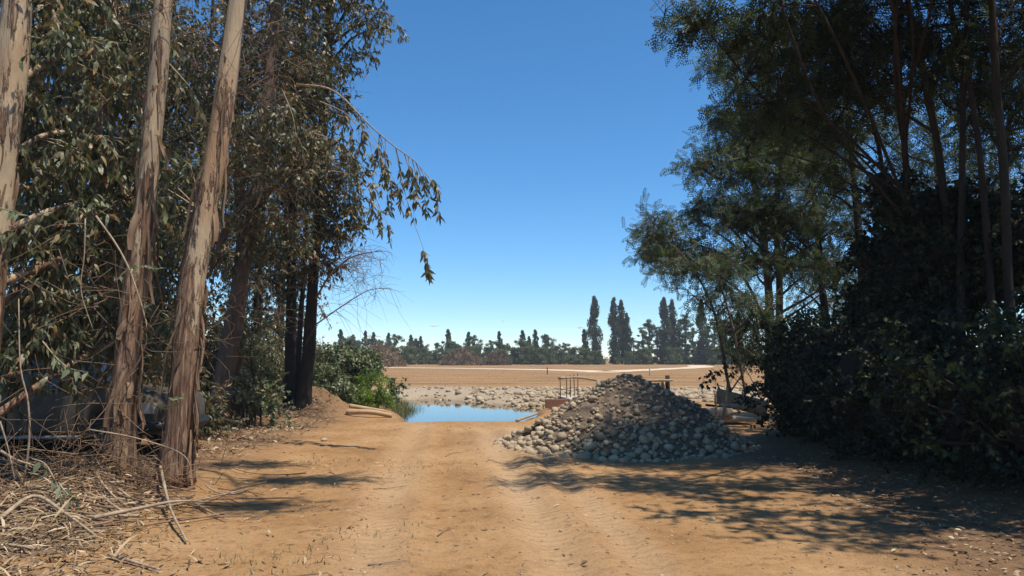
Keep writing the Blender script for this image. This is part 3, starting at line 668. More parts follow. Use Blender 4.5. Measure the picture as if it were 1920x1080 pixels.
rtree('straight dark trunk that forks high up, rising from the ivy-covered mound', [(1803, 720, 10.6, .105), (1804, 350, 10.6, .09), (1806, 150, 10.6, .08), (1780, 0, 10.5, .06), (1740, -300, 10.4, .03)],
    [B(1760, 60, 11, .8, 30), B(1830, 120, 11.4, .8, 28), B(1780, -200, 11, 1.4, 50)], 9)
rtree('thin dark trunk leaning into its forked neighbour above the ivy', [(1870, 740, 10.2, .10), (1842, 340, 10.3, .085), (1815, 140, 10.4, .07), (1812, 0, 10.5, .06), (1810, -250, 10.6, .03)],
    [B(1850, 40, 11, .8, 28), B(1880, 180, 11.6, .7, 20), B(1840, -200, 11, 1.3, 40)], 8)
rtree('stout dark trunk standing farthest along the hedge toward open ground, bark ridged', [(1905, 760, 9.8, .12), (1884, 360, 9.8, .105), (1868, 180, 9.8, .095), (1856, 0, 9.8, .085), (1840, -300, 9.8, .05)],
    [B(1900, 60, 10.4, .8, 30), B(1940, 220, 10.8, .8, 22), B(1900, -220, 10.4, 1.4, 46), B(2050, -50, 10, 1.3, 40)], 9)
rtree('thin crooked tree tilting toward the field, half wrapped in ivy', [(1690, 700, 12.6, .10), (1655, 320, 12.6, .075), (1622, 190, 12.6, .06), (1585, 90, 12.6, .05), (1540, -60, 12.6, .03)],
    [B(1560, 110, 12.6, .8, 30), B(1500, 190, 12.8, .8, 30), B(1620, 240, 13, .7, 22), B(1440, 250, 13.2, .6, 18), B(1560, 320, 13.4, .6, 16), ((4.7, 12.6, 7.2), (.9, .9, .5), 40)], 12)
rtree('pale thin tree with open twiggy crown seen between the dark trunks', [(1790, 700, 14.5, .09), (1770, 380, 14.5, .07), (1750, 200, 14.5, .05), (1720, 40, 14.5, .03)],
    [B(1740, 230, 14.5, .9, 22), B(1780, 360, 14.5, .8, 14), B(1850, 300, 15, .9, 16), B(1700, 330, 14.6, .7, 14), B(1880, 420, 15, .7, 12)], 10, 'brown_bark')
rtree('pale thin tree with sparse twigs against the sky at the hedge end', [(1905, 700, 13.5, .08), (1890, 420, 13.5, .06), (1880, 250, 13.5, .045), (1860, 120, 13.5, .03)],
    [B(1860, 240, 13.5, .8, 14), B(1910, 330, 13.5, .7, 12), B(1930, 180, 13, .9, 18)], 8, 'brown_bark')
for x_, y_, lab_ in ((8.4, 7.7, 'tall spreading tree shading the bramble thicket from behind'), (8.8, 5.7, 'spreading tree shading the nearer end of the bramble thicket')):
    z_ = gz(x_, y_)
    make_tree('robinia_tree', lab_, 'tree', RIGHT, [(x_, y_, z_-.1, .11), (x_-.3, y_, z_+3.5, .09), (x_-.7, y_, z_+6.5, .07), (x_-.9, y_, z_+9.5, .03)],
        [((x_-1.3, y_, 6.6), (1.5, 1.3, .9), 50), ((x_-.2, y_+.3, 7.6), (1.9, 1.4, 1.2), 60), ((x_+.8, y_, 6.2), (1.5, 1.3, 1.0), 44), ((x_-2.2, y_+.6, 7.4), (1.0, .8, .6), 18), ((x_-3.3, y_, 7.3), (1.1, .8, .5), 24), ((x_-4.1, y_+.7, 7.4), (.7, .4, .4), 9)], dict(ACA, template=T_QUAD, n_leaf=14, Lr=(.06, .13), Wr=(.5, .7)), M['dark_bark'], M['acacia_leaf'], 14, 9, 30, .1, .3, dict(sag=.03, r_limb=.035, rise=.7))
# shading crowns further back in the same row
for px, d in ((1640, 16.5), (1800, 17.5), (1560, 20)):
    x = at(px, 672, d)[0]; z = gz(x, d)
    make_tree('robinia_tree', 'shaded tree deep behind the hedge, seen as dark leaves between nearer trunks', 'tree', RIGHT, [(x, d, z, .12), (x-.2, d, z+4, .09), (x-.4, d, z+8, .04)],
        [((x-.2, d, z+3.4), (1.4, 1.3, 1.1), 12), ((x-.4, d, z+5.5), (1.9, 1.6, 1.4), 30), ((x-.4, d, z+7.5), (1.7, 1.5, 1.3), 26)], ACA, M['dark_bark'], M['acacia_leaf'], 12, 8, 24, .1, .3, dict(sag=.03, rise=.7))
# the lighter tree at the end of the hedge
ACA2 = dict(ACA, crad=.52, twig_r=.011, n_leaf=5, Lr=(.18, .34))
rtree('tall feathery tree with layered pinnate foliage standing at the field end of the hedge', [(1440, 720, 19, .16), (1442, 560, 19, .14), (1428, 430, 19, .12), (1405, 300, 19, .10), (1385, 180, 19, .07), (1372, 90, 19, .03)],
    [B(1370, 130, 19, .75, 20, .7, .55), B(1400, 225, 19, 1.1, 40, 1, .55), B(1350, 310, 18.7, 1.0, 34, .9, .5), B(1450, 300, 19, 1.3, 44, 1.2, .7), B(1340, 400, 18.6, 1.1, 34, .9, .4), B(1420, 400, 19, 1.1, 38, 1, .6), B(1500, 390, 19, 1.0, 30, 1, .6), B(1290, 470, 18.4, .75, 24, .7, .35), B(1400, 490, 18.8, 1.0, 26, .9, .4), B(1500, 490, 19, .9, 22, .9, .4), B(1225, 455, 18.2, .5, 14, .5, .4), B(1500, 220, 19.5, 1.2, 36)], 26, 'brown_bark', ACA2)
rtree('second stem of the feathery tree clump, straight and dark, foliage in flat layers', [(1465, 720, 19.6, .14), (1462, 560, 19.6, .12), (1455, 420, 19.6, .10), (1462, 280, 19.8, .07), (1470, 160, 20, .03)],
    [B(1470, 250, 20, 1.3, 40), B(1540, 300, 20, 1.2, 36), B(1540, 430, 20, 1.0, 26, 1, .5), B(1570, 500, 20, .7, 14, .7, .3)], 16, 'brown_bark', ACA2)
rtree('slim leaning sapling with light green leaves beside the timber scraps', [(1372, 735, 15.5, .045), (1352, 640, 15.6, .04), (1328, 560, 15.8, .03), (1290, 490, 16.2, .022), (1240, 440, 16.6, .012)],
    [B(1230, 430, 16.6, .5, 16, .5, .3), B(1270, 500, 16.3, .5, 14, .5, .25), B(1330, 540, 16, .5, 12), B(1380, 570, 16.5, .6, 16), B(1400, 640, 16.5, .5, 14)], 8, 'brown_bark', dict(ACA2, Lr=(.14, .26)))
rtree('slim pale sapling stem tilted away from the hedge corner', [(1398, 740, 15, .035), (1375, 620, 15.2, .03), (1350, 530, 15.4, .022), (1330, 450, 15.6, .012)],
    [B(1350, 500, 15.5, .5, 12), B(1380, 590, 15.5, .45, 12), B(1420, 600, 15.5, .5, 14)], 6, 'brown_bark', dict(ACA2, Lr=(.14, .26)))
rtree('small bare-limbed tree with thin leaves between the feathery tree and the ivy mound', [(1560, 700, 22, .07), (1562, 590, 22, .05), (1572, 520, 22, .03), (1585, 470, 22, .015)],
    [B(1570, 500, 22, .8, 10), B(1540, 560, 22, .7, 9), B(1600, 560, 22, .6, 8)], 10, 'brown_bark', ACA2)

# bramble hedge and ivy mounds
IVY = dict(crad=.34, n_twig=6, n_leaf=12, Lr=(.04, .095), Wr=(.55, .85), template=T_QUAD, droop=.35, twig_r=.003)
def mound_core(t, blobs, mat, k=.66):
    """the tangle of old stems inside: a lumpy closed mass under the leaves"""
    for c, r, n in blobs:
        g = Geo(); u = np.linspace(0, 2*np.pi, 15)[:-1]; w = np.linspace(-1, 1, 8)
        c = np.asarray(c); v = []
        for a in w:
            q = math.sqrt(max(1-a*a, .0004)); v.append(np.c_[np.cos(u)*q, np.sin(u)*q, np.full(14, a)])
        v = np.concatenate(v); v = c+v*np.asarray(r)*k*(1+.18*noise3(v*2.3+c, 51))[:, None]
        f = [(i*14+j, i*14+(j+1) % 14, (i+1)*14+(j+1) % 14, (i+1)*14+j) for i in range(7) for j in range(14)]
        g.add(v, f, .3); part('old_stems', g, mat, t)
def hedge(name, label, cat, group, blobs, base, kw=IVY, core=True, mat='ivy_leaf', tufts=0):
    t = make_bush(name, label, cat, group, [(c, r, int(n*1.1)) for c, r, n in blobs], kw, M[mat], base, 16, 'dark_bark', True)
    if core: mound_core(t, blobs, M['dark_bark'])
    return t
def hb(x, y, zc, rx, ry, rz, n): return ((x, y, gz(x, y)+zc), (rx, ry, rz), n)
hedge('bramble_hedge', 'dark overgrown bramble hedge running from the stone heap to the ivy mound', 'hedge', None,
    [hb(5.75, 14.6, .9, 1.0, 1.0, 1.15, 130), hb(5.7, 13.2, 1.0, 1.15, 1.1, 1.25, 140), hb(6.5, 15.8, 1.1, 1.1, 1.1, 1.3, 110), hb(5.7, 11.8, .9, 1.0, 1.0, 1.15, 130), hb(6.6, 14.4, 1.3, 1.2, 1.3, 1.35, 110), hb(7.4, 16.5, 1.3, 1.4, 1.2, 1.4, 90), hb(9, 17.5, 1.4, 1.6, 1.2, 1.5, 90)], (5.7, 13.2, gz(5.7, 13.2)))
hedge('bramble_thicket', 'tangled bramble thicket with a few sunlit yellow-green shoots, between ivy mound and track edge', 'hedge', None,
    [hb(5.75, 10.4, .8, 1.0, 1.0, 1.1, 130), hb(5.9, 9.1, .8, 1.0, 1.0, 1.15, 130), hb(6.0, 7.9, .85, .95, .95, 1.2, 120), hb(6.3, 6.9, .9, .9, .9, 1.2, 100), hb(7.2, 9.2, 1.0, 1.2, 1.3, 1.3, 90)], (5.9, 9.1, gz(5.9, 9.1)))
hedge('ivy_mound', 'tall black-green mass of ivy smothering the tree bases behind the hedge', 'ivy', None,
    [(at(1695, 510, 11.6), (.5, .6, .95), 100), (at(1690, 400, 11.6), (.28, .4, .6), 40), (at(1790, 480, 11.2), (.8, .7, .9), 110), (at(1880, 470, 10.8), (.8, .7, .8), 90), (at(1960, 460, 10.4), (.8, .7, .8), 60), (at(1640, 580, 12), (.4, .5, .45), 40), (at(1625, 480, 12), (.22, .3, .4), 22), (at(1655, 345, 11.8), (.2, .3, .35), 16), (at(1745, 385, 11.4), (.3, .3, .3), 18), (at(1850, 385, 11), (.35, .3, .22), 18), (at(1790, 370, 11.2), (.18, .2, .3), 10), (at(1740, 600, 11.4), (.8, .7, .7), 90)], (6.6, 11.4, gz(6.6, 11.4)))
# sunlit shoots
def shoot(px, py, d, n, r=.35):
    return (at(px, py, d), (r, r, r*.5), n)
make_bush('bramble_shoots', 'loose pale green bramble shoots arching out of the thicket', 'shrub', None,
    [shoot(1790, 700, 8.2, 6), shoot(1890, 630, 7.6, 6), shoot(1860, 730, 7.6, 5), shoot(1700, 690, 8.8, 6), shoot(1790, 820, 7.9, 4), shoot(1680, 760, 9, 5)], dict(IVY, crad=.26, n_twig=5, n_leaf=7, Lr=(.05, .09)), M['acacia_leaf'], (5.9, 8, gz(5.9, 8)), 12, 'dark_bark')
o = make_bush('trailing_sprig', 'dark trailing sprig of round leaves hanging free at the hedge corner beside the field', 'shrub', None,
    [(at(1340, 700, 13.2), (.12, .1, .1), 4), (at(1322, 715, 13.1), (.08, .1, .08), 3), (at(1365, 690, 13.4), (.12, .1, .1), 4)], dict(IVY, crad=.16, n_twig=3, n_leaf=4), M["ivy_leaf"], at(1405, 735, 13.6), 3, 'dark_bark', False, .008)

# ------------------------------------------------------------------ far trees
def poplar_proto(h, w, n, seed, mat):
    t = thing('poplar_tree', (0, 0, 0), 'x', 'tree'); g = Geo(); tube(g, spline(np.array([(0, 0, -.2), (.1, 0, h*.5), (0, 0, h*.95)]), 10), np.linspace(.3, .04, 10), 6, .5)
    part('trunk', g, M['far_bark'], t)
    m_ = int(h*8); zc = rng.uniform(.05, .97, m_); prof = w*(np.minimum(1, (1-zc)*2.6)**.8)*np.minimum(1, .5+zc*2.2); ac = rng.uniform(0, 6.28, m_); rc = prof*rng.uniform(.0, .80, m_)
    cc = np.stack([np.cos(ac)*rc, np.sin(ac)*rc, zc*h], -1); sz = w*rng.uniform(.16, .42, m_)*(.45+.55*np.minimum(1, (1-zc)*2.5)); ci = rng.integers(0, m_, n)
    p = cc[ci]+rdir(n)*(rng.uniform(0, 1, n)**.5*sz[ci])[:, None]*np.array([1, 1, 2.1]); p[:, 2] = np.clip(p[:, 2], .2, h); an = np.arctan2(p[:, 1], p[:, 0])
    d = unit(np.stack([np.cos(an)*.5, np.sin(an)*.5, np.ones(n)], -1)+.7*rdir(n))
    L = rng.uniform(.22, .48, n); g = Geo(); sh = np.clip(.5+.4*noise3(p*.9, seed+2)+rng.normal(size=n)*.22, 0, 1)
    g.inst(T_QUAD[0], T_QUAD[1], frames(d, rdir(n), L, L*.75), p, sh); part('crown', g, mat, t, smooth=False); return t
def round_proto(name, h, w, n, seed, lay=0.0, bare=.2):
    t = thing(name, (0, 0, 0), 'x', 'tree'); g = Geo(); tube(g, spline(np.array([(0, 0, -.2), (.2, .1, h*.45), (0, 0, h*.85)]), 8), np.linspace(.22, .04, 8), 6, .5)
    cs = []
    for k in range(int(22+2*h)):
        z = h*rng.uniform(bare, .93); ww = w*math.sqrt(max(.08, 1-((z/h-.5)/.62)**2)); a = rng.uniform(0, 6.28); q = ww*rng.uniform(.1, .85)
        c = np.array([math.cos(a)*q, math.sin(a)*q, z]); cs.append(c); tube(g, spline(np.array([(0, 0, z*.75), (c[0]*.5, c[1]*.5, z*.95), c]), 4), np.linspace(.07, .02, 4), 4, .5, cap=False)
    part('trunk', g, M['far_bark'], t)
    cs = np.array(cs); ci = rng.integers(0, len(cs), n); rad = w*.30*rng.uniform(.6, 1.25, len(cs))[ci][:, None]
    off = rdir(n)*(rng.uniform(0, 1, n)**.6)[:, None]*rad*np.array([1, 1, .8-.4*lay]); p = cs[ci]+off
    L = rng.uniform(.18, .45, n); d = unit(rdir(n)+np.array([0, 0, .3])); sh = np.clip(.5+.4*noise3(p*.8, seed)+rng.normal(size=n)*.2, 0, 1)
    g = Geo(); g.inst(T_QUAD[0], T_QUAD[1], frames(d, rdir(n), L, L*.7), p, sh); part('crown', g, M['far_leaf'], t, smooth=False); return t
POPS = [poplar_proto(18, 2.25, 9000, 61, M['poplar_leaf']), poplar_proto(17, 1.7, 7000, 62, M['poplar_leaf']), poplar_proto(9.5, 1.2, 3200, 63, M['poplar_leaf'])]
RNDS = [round_proto('broadleaf_tree', 7.5, 3.0, 3600, 71, .3, .06), round_proto('broadleaf_tree', 9, 2.7, 3800, 72, .25, .05), round_proto('broadleaf_tree', 5, 3.4, 3400, 73, .3, .02), round_proto('broadleaf_tree', 14, 2.6, 5200, 74, .6, .1)]
used = {}
def far(proto, px, d, s, label, group, sz=None):
    x = at(px, 672, d)[0]; loc = (x, d, gz(x, d)); k = proto.name
    if k not in used: o = proto; used[k] = 1; o.location = loc
    else: o = copy_tree(proto, loc)
    o.rotation_euler = (0, 0, rng.uniform(0, 6.28)); o.scale = (s, s, sz or s); tag(o, label, 'tree', group); return o
far(POPS[0], 1115, 200, 1.02, 'tall broad poplar standing alone, its column unbroken to the ground', 'tall poplars')
far(POPS[1], 1152, 198, 1.06, 'tall poplar paired with a slimmer twin beside the lone broad poplar', 'tall poplars')
far(POPS[1], 1166, 203, 1.04, 'slim poplar, narrower half of the pair next to the lone broad one', 'tall poplars')
far(POPS[1], 1176, 200, .82, 'shorter poplar leaning against the slim poplar pair', 'tall poplars')
far(POPS[0], 1247, 195, .98, 'bulky poplar with doubled top beyond the stone heap', 'tall poplars')
far(POPS[1], 1262, 197, 1.02, 'narrow poplar merged with the bulky doubled one', 'tall poplars')
far(POPS[1], 1317, 190, 1.0, 'ragged slender poplar nearest the feathery tree', 'tall poplars')
far(RNDS[3], 1286, 196, 1.0, 'open layered tree between the bulky poplar and the ragged poplar', 'treeline')
far(RNDS[3], 1205, 196, .75, 'rounded tree with a dense crown between the poplar groups', 'treeline')
far(RNDS[3], 1340, 188, .9, 'layered tree close behind the ragged slender poplar', 'treeline')
for px in (1218, 1232, 1275, 1300, 1328, 1352, 1372, 1450, 1530):
    far(RNDS[3], px, 204, rng.uniform(.7, .95), 'tall irregular tree filling the gaps around the tall poplars', 'tall trees around the poplars')
for px, d, s in ((638, 208, .95), (662, 210, .9), (684, 205, .95), (700, 208, .95), (728, 206, .9), (770, 204, .85), (788, 204, .75), (840, 205, .95), (878, 206, .9), (936, 205, .98), (980, 206, .95), (992, 207, .85), (1004, 205, .98), (1026, 207, .85), (1096, 205, .95), (1360, 195, 1.2), (1385, 200, 1.1), (1420, 200, 1.2), (1500, 200, 1.3), (1545, 205, 1.2), (1590, 200, 1.2)):
    far(POPS[2], px, d, s*rng.uniform(.92, 1.08), 'small pointed poplar rising from the far treeline', 'small poplars in the treeline')
for px in list(range(600, 1110, 13))+list(range(1180, 1700, 20)):
    k = int(rng.integers(0, 3)); far(RNDS[k], px+rng.normal()*6, 202+rng.normal()*6, rng.uniform(.62, 1.0), 'rounded broadleaf tree in the far treeline', 'broadleaf trees of the treeline')
for px in list(range(590, 1120, 15))+list(range(1130, 1700, 22)):
    far(RNDS[2], px+rng.normal()*4, 193+rng.normal()*3, rng.uniform(.62, 1.0), 'low bushy tree at the foot of the far treeline', 'low bushes of the treeline')

# brush heaps in the field
M['brush'] = leaf_mat('cut_brush', [(0, (.065,.043,.025)), (.5, (.165,.112,.064)), (1, (.30,.22,.14))], .05, .9, .1)
def brush(px, d, w, h, label):
    x = at(px, 672, d)[0]; b = np.array([x, d, gz(x, d)]); t = thing('brush_heap', b, label, 'brush heap', 'heaps of cleared brush')
    a = np.linspace(0, 2*np.pi, 25)[:-1]; ring = np.linspace(0, 1, 9); v = []
    for r in ring: v.append(np.c_[np.cos(a)*r*w/2, np.sin(a)*r*w*.35, np.full(24, h*(1-r**1.7))])
    v = np.concatenate(v); v[:, 2] += .16*h*noise3(v*.9+b, 81)*(v[:, 2] > .05*h); v += b
    g = Geo(); g.add(v, [(i*24+j, i*24+(j+1) % 24, (i+1)*24+(j+1) % 24, (i+1)*24+j) for i in range(8) for j in range(24)], .3); part('heap', g, M['brush'], t)
    n = 3200; r = np.sqrt(rng.uniform(0, 1, n)); an = rng.uniform(0, 6.28, n); p = b+np.c_[np.cos(an)*r*w/2, np.sin(an)*r*w*.35, h*(1-r**1.7)+.12*h*rng.normal(size=n)*.6]
    p[:, 2] = np.maximum(p[:, 2], b[2]); L = rng.uniform(.4, 1.3, n); g = Geo(); g.inst(T_QUAD[0], T_QUAD[1], frames(unit(rdir(n)+[0, 0, .2]), rdir(n), L, rng.uniform(.06, .22, n)), p, rng.uniform(0, 1, n))
    tag(part('cut_branches', g, M['brush'], t, smooth=False), kind='stuff')
brush(712, 150, 11, 4.0, 'largest heap of brown cut brush, partly behind the grey-green bush')
brush(866, 172, 10.5, 3.4, 'wide brown brush heap standing clear in the field')
brush(930, 176, 6.6, 2.7, 'small brown brush heap beside the wide one')

# ------------------------------------------------------------------ stones
def ico():
    t = (1+5**.5)/2; v = np.array([(-1,t,0),(1,t,0),(-1,-t,0),(1,-t,0),(0,-1,t),(0,1,t),(0,-1,-t),(0,1,-t),(t,0,-1),(t,0,1),(-t,0,-1),(-t,0,1)], float)
    f = [(0,11,5),(0,5,1),(0,1,7),(0,7,10),(0,10,11),(1,5,9),(5,11,4),(11,10,2),(10,7,6),(7,1,8),(3,9,4),(3,4,2),(3,2,6),(3,6,8),(3,8,9),(4,9,5),(2,4,11),(6,2,10),(8,6,7),(9,8,1)]
    return unit(v), f
def subdiv(v, f):
    v = list(map(tuple, v)); c = {}; out = []
    def mid(a, b):
        k = (min(a, b), max(a, b))
        if k not in c: m_ = unit((np.array(v[a])+np.array(v[b]))/2); v.append(tuple(m_)); c[k] = len(v)-1
        return c[k]
    for a, b, d in f:
        x, y, z = mid(a, b), mid(b, d), mid(d, a); out += [(a, x, z), (b, y, x), (d, z, y), (x, y, z)]
    return np.array(v), out
I0 = ico(); I1 = subdiv(*I0)
OCT = (np.array([(1,0,0),(-1,0,0),(0,1,0),(0,-1,0),(0,0,1),(0,0,-1)], float), [(0,2,4),(2,1,4),(1,3,4),(3,0,4),(2,0,5),(1,2,5),(3,1,5),(0,3,5)])
STONES = []
for k in range(10):
    v, f = I1; v = v*(1+.16*noise3(v*1.1+k*7.3, 91)+.06*noise3(v*2.7+k*3.1, 92))[:, None]*np.array([1, .82+.04*(k % 4), .62+.05*(k % 5)])
    g = Geo(); g.add(v, f, k/10.); mm = g.mesh('stone'); mm.materials.append(M['stone']); STONES.append(mm)
PC = np.array([2.25, 14.3]); 
def pile_h(x, y):
    dx, dy = (x-PC[0]), (y-PC[1]); dx = np.where(dx < 0, dx/2.25, dx/2.05); dy = np.where(dy < 0, dy/2.15, dy/2.3)
    r = np.hypot(dx, dy)*(1+.10*noise2(np.arctan2(dy, dx)*1.3, 0*x, 95)); h = 1.36*(1-np.sqrt(r*r+.02)+.06)+.22*np.exp(-((x-1.3)/.5)**2-((y-13.5)/.5)**2)+.16*np.exp(-((x-3.3)/.6)**2-((y-13.6)/.5)**2)-.10*np.exp(-((x-2.2)/.4)**2-((y-13.0)/.6)**2)
    return np.maximum(h, -.3)+.07*noise2(x*1.7, y*1.7, 96)*(h > 0)+.045*noise2(x*4.2, y*4.2, 97)*(h > 0)+.02*noise2(x*11, y*11, 99)*(h > 0)
pile = thing('stone_heap', (PC[0], PC[1], gz(*PC)), 'big heap of river cobbles and earth dumped beside the track before the pond', 'stone heap')
ax = np.linspace(-.6, 5.2, 150); ay = np.linspace(11.6, 17.2, 140); AX, AY = np.meshgrid(ax, ay); AZ = ground_z(AX, AY)+pile_h(AX, AY)
k = np.arange(AX.size).reshape(AX.shape); q = np.stack([k[:-1, :-1], k[:-1, 1:], k[1:, 1:], k[1:, :-1]], -1).reshape(-1, 4)
M['pile_earth'] = simple_mat('heap_earth', (.10,.07,.046), (.22,.16,.108), 11, .95, None, 1.0, .06)
g = Geo(); g.add(np.stack([AX, AY, AZ-.03], -1).reshape(-1, 3), [tuple(t) for t in q]); part('earth', g, M['pile_earth'], pile)
cand = []
tries = 0
P0 = []; R0 = []
def try_place(n, rlo, rhi, cond, sep, cap):
    c = 0
    for _ in range(n):
        x = rng.uniform(-.35, 5.0); y = rng.uniform(11.7, 17.0); h = float(pile_h(np.array([x]), np.array([y]))[0])
        if h < -.12 or not cond(x, y, h): continue
        r = rng.uniform(rlo, rhi); z = gz(x, y)+max(h, 0)
        p = np.array([x, y, z])
        if P0:
            dd = np.linalg.norm(np.array(P0)-p, axis=1)
            if (dd < sep*(np.array(R0)+r)).any(): continue
        P0.append(p); R0.append(r); c += 1
        if c >= cap: break
try_place(900, .085, .135, lambda x, y, h: y < 14.6 and h < .30 and x < 2.6, .82, 17)
try_place(3500, .055, .09, lambda x, y, h: y < 15.2 and ((h < .42 and (x < 2.4 or rng.uniform() < .35)) or rng.uniform() < .03), .80, 140)
try_place(7000, .033, .058, lambda x, y, h: y < 15.4 and ((h < .55 and (x < 2.2 or rng.uniform() < .5)) or rng.uniform() < .09), .8, 330)
order = np.argsort(-np.array(R0))
vis = [i for i in order if P0[i][1] < 15.2][:298]
rest = [i for i in range(len(P0)) if i not in set(vis)]
for i in vis:
    o = bpy.data.objects.new('stone', STONES[int(rng.integers(10))]); COL.objects.link(o); o.parent = pile
    o.location = P0[i]+np.array([0, 0, R0[i]*.05])-WL[pile.name]; s = R0[i]; o.scale = (s, s, s*rng.uniform(.85, 1.1)); o.rotation_euler = (rng.normal()*.35, rng.normal()*.35, rng.uniform(0, 6.28))
def rot_random(n, flat=.4):
    a = rng.uniform(0, 6.28, n); ca, sa = np.cos(a), np.sin(a); z = np.zeros(n); o = np.ones(n)
    R = np.stack([np.stack([ca, -sa, z], -1), np.stack([sa, ca, z], -1), np.stack([z, z, o], -1)], 1)
    t = rng.normal(size=n)*flat; c, s = np.cos(t), np.sin(t); X = np.stack([np.stack([o, z, z], -1), np.stack([z, c, -s], -1), np.stack([z, s, c], -1)], 1)
    return R @ X
def stones_geo(g, pos, rad, tmpl, flat=.4):
    n = len(pos); sh = np.stack([rng.uniform(.85, 1.25, n), rng.uniform(.7, 1.0, n), rng.uniform(.5, .85, n)], -1)*rad[:, None]
    half = n//3
    for k in range(3):
        s = slice(k*half, n if k == 2 else (k+1)*half); v, f = tmpl; vv = v*(1+.2*noise3(v*1.2+k*9.1, 98))[:, None]
        m_ = rot_random(len(pos[s]), flat)*sh[s][:, None, :]; g.inst(vv, f, m_, pos[s], rng.uniform(0, 1, len(pos[s])))
g = Geo(); n = 5200; x = rng.uniform(-.4, 5.1, n); y = rng.uniform(11.7, 17.1, n); h = pile_h(x, y); ok = (h > -.06); x, y, h = x[ok], y[ok], h[ok]
pos = np.c_[x, y, ground_z(x, y)+np.maximum(h, 0)-.005]; stones_geo(g, pos, .010+.040*rng.uniform(0, 1, len(x))**2.6, I0)
if rest: stones_geo(g, np.array([P0[i] for i in rest]), np.array([R0[i] for i in rest]), I1)
tag(part('small_stones', g, M['stone'], pile), kind='stuff')
# a few loose stones on the track near the heap
for px, py, r in ((1082, 866, .035), (1350, 850, .09), (1362, 856, .07), (1335, 965, .035), (1240, 1060, .022), (470, 824, .06), (608, 826, .07), (1052, 984, .02), (400, 803, .09), (440, 808, .08), (418, 812, .07)):
    q = at(px, py, 1.6*F_PX/(py-672)); o = bpy.data.objects.new('loose_stone', STONES[int(rng.integers(10))]); link(o, None, (q[0], q[1], gz(q[0], q[1])+r*.35)); o.scale = (r, r, r); o.rotation_euler = (0, 0, rng.uniform(0, 6))
    tag(o, 'single loose stone lying on the bare dirt away from the heap', 'stone', 'loose stones on the dirt')
# cobble bank beyond the water
g = Geo(); n = 9000; x = rng.uniform(-6.5, 14, n); y = rng.uniform(21, 43, n); sd = poly_sd(x, y, POND)
dens = np.where(y > 27, 1-sstep(33, 43, y+1.5*noise2(x*.4, y*.4, 33)), .75*(x > 1.2)*(x < 3.2))*np.where(x < -2.0, .22, 1)*np.clip(.75+1.1*noise2(x*.45, y*.45, 34), .05, 1); ok = (sd > -.5) & (rng.uniform(0, 1, n) < dens) & ~((x < -3.6) & (y < 33))
x, y = x[ok], y[ok]; rad = (.025+.15*rng.uniform(0, 1, len(x))**2.2)*(1.15-.35*sstep(30, 42, y)); pos = np.c_[x, y, ground_z(x, y)+rad*.2]; stones_geo(g, pos, rad, I0)
tag(part('cobble_bank', g, M['stone']), 'bank of pale river cobbles along the far shore of the pond', 'cobbles', kind='stuff')
# grit and clods on the track
g = Geo(); n = 13000; y = 3.8+15*rng.uniform(0, 1, n)**1.3; x = rng.uniform(-1, 1, n)*(1.2+.5*y); pos = np.c_[x, y, ground_z(x, y)]; rad = .003+.017*rng.uniform(0, 1, n)**5
stones_geo(g, pos, rad, OCT); M['clod'] = simple_mat('dirt_clods', (.20,.12,.065), (.44,.31,.19), 3, .95, use_rnd=True)
tag(part('dirt_clods', g, M['clod']), 'small clods and grit strewn over the dirt track', 'grit', kind='stuff')
# field clods and stubble
g = Geo(); n = 5000; y = 40+80*rng.uniform(0, 1, n)**1.4; x = rng.uniform(-.62, .62, n)*y; pos = np.c_[x, y, ground_z(x, y)]; stones_geo(g, pos, rng.uniform(.02, .07, n)*(.6+y/120), OCT)
tag(part('field_clods', g, M['clod']), 'rough clods of turned soil across the brown field', 'soil', kind='stuff')

# ------------------------------------------------------------------ footbridge rail, planks, log
br = thing('footbridge', (2.0, 24.5, gz(2.0, 24.5)), 'small concrete footbridge with iron bars and a rough wooden handrail behind the stone heap', 'bridge')
D = 24.5
a = at(1013, 750, D); b = at(1085, 737, D+3.0)
g = Geo(); box(g, ((a[0]+2.3), D+1.6, .13), (2.9, 2.2, .26), .12, bev=.015); part('slab', g, M['concrete'], br, smooth=False)
g = Geo(); box(g, (a[0]+.55, D+.42, .10), (.75, .14, .30), .0, bev=.01); part('end_block', g, M['red_brick'], br, smooth=False)
for i, px in enumerate((1050, 1062, 1069, 1076, 1083)):
    dd = D+.7+.42*i; q = at(px, 700, dd); g = Geo(); tube(g, np.array([(q[0], dd, .1), (q[0]+.01, dd, .55), (q[0], dd, .98+.02*i)]), .016, 6); part('iron_bar', g, M['rust'], br)
g = Geo()
for zz in (.55,): 
    q0 = at(1050, 700, D+.7); q1 = at(1083, 700, D+2.4); tube(g, np.array([(q0[0], D+.7, zz), (q1[0], D+2.4, zz)]), .007, 5)
part('tie_wire', g, M['rust'], br)
g = Geo(); p = spline(np.array([at(1047, 709, D+.7), at(1085, 708, D+1), at(1130, 714, D+.9), at(1200, 714, D+.8), at(1262, 713, D+.7)]), 24); tube(g, p, .04+.008*np.sin(np.arange(24)*1.3), 8, rough=.1); part('handrail_pole', g, M['dead_wood'], br)
for px, top in ((1122, 712), (1243, 716), (1252, 704)):
    q = at(px, top, D+.8); g = Geo(); tube(g, np.array([(q[0]-.02, D+.85, -.1), (q[0], D+.85, q[2]*.5), (q[0], D+.85, q[2])]), .075, 8, rough=.08); part('post', g, M['dark_bark'] if px == 1252 else M['dead_wood'], br)
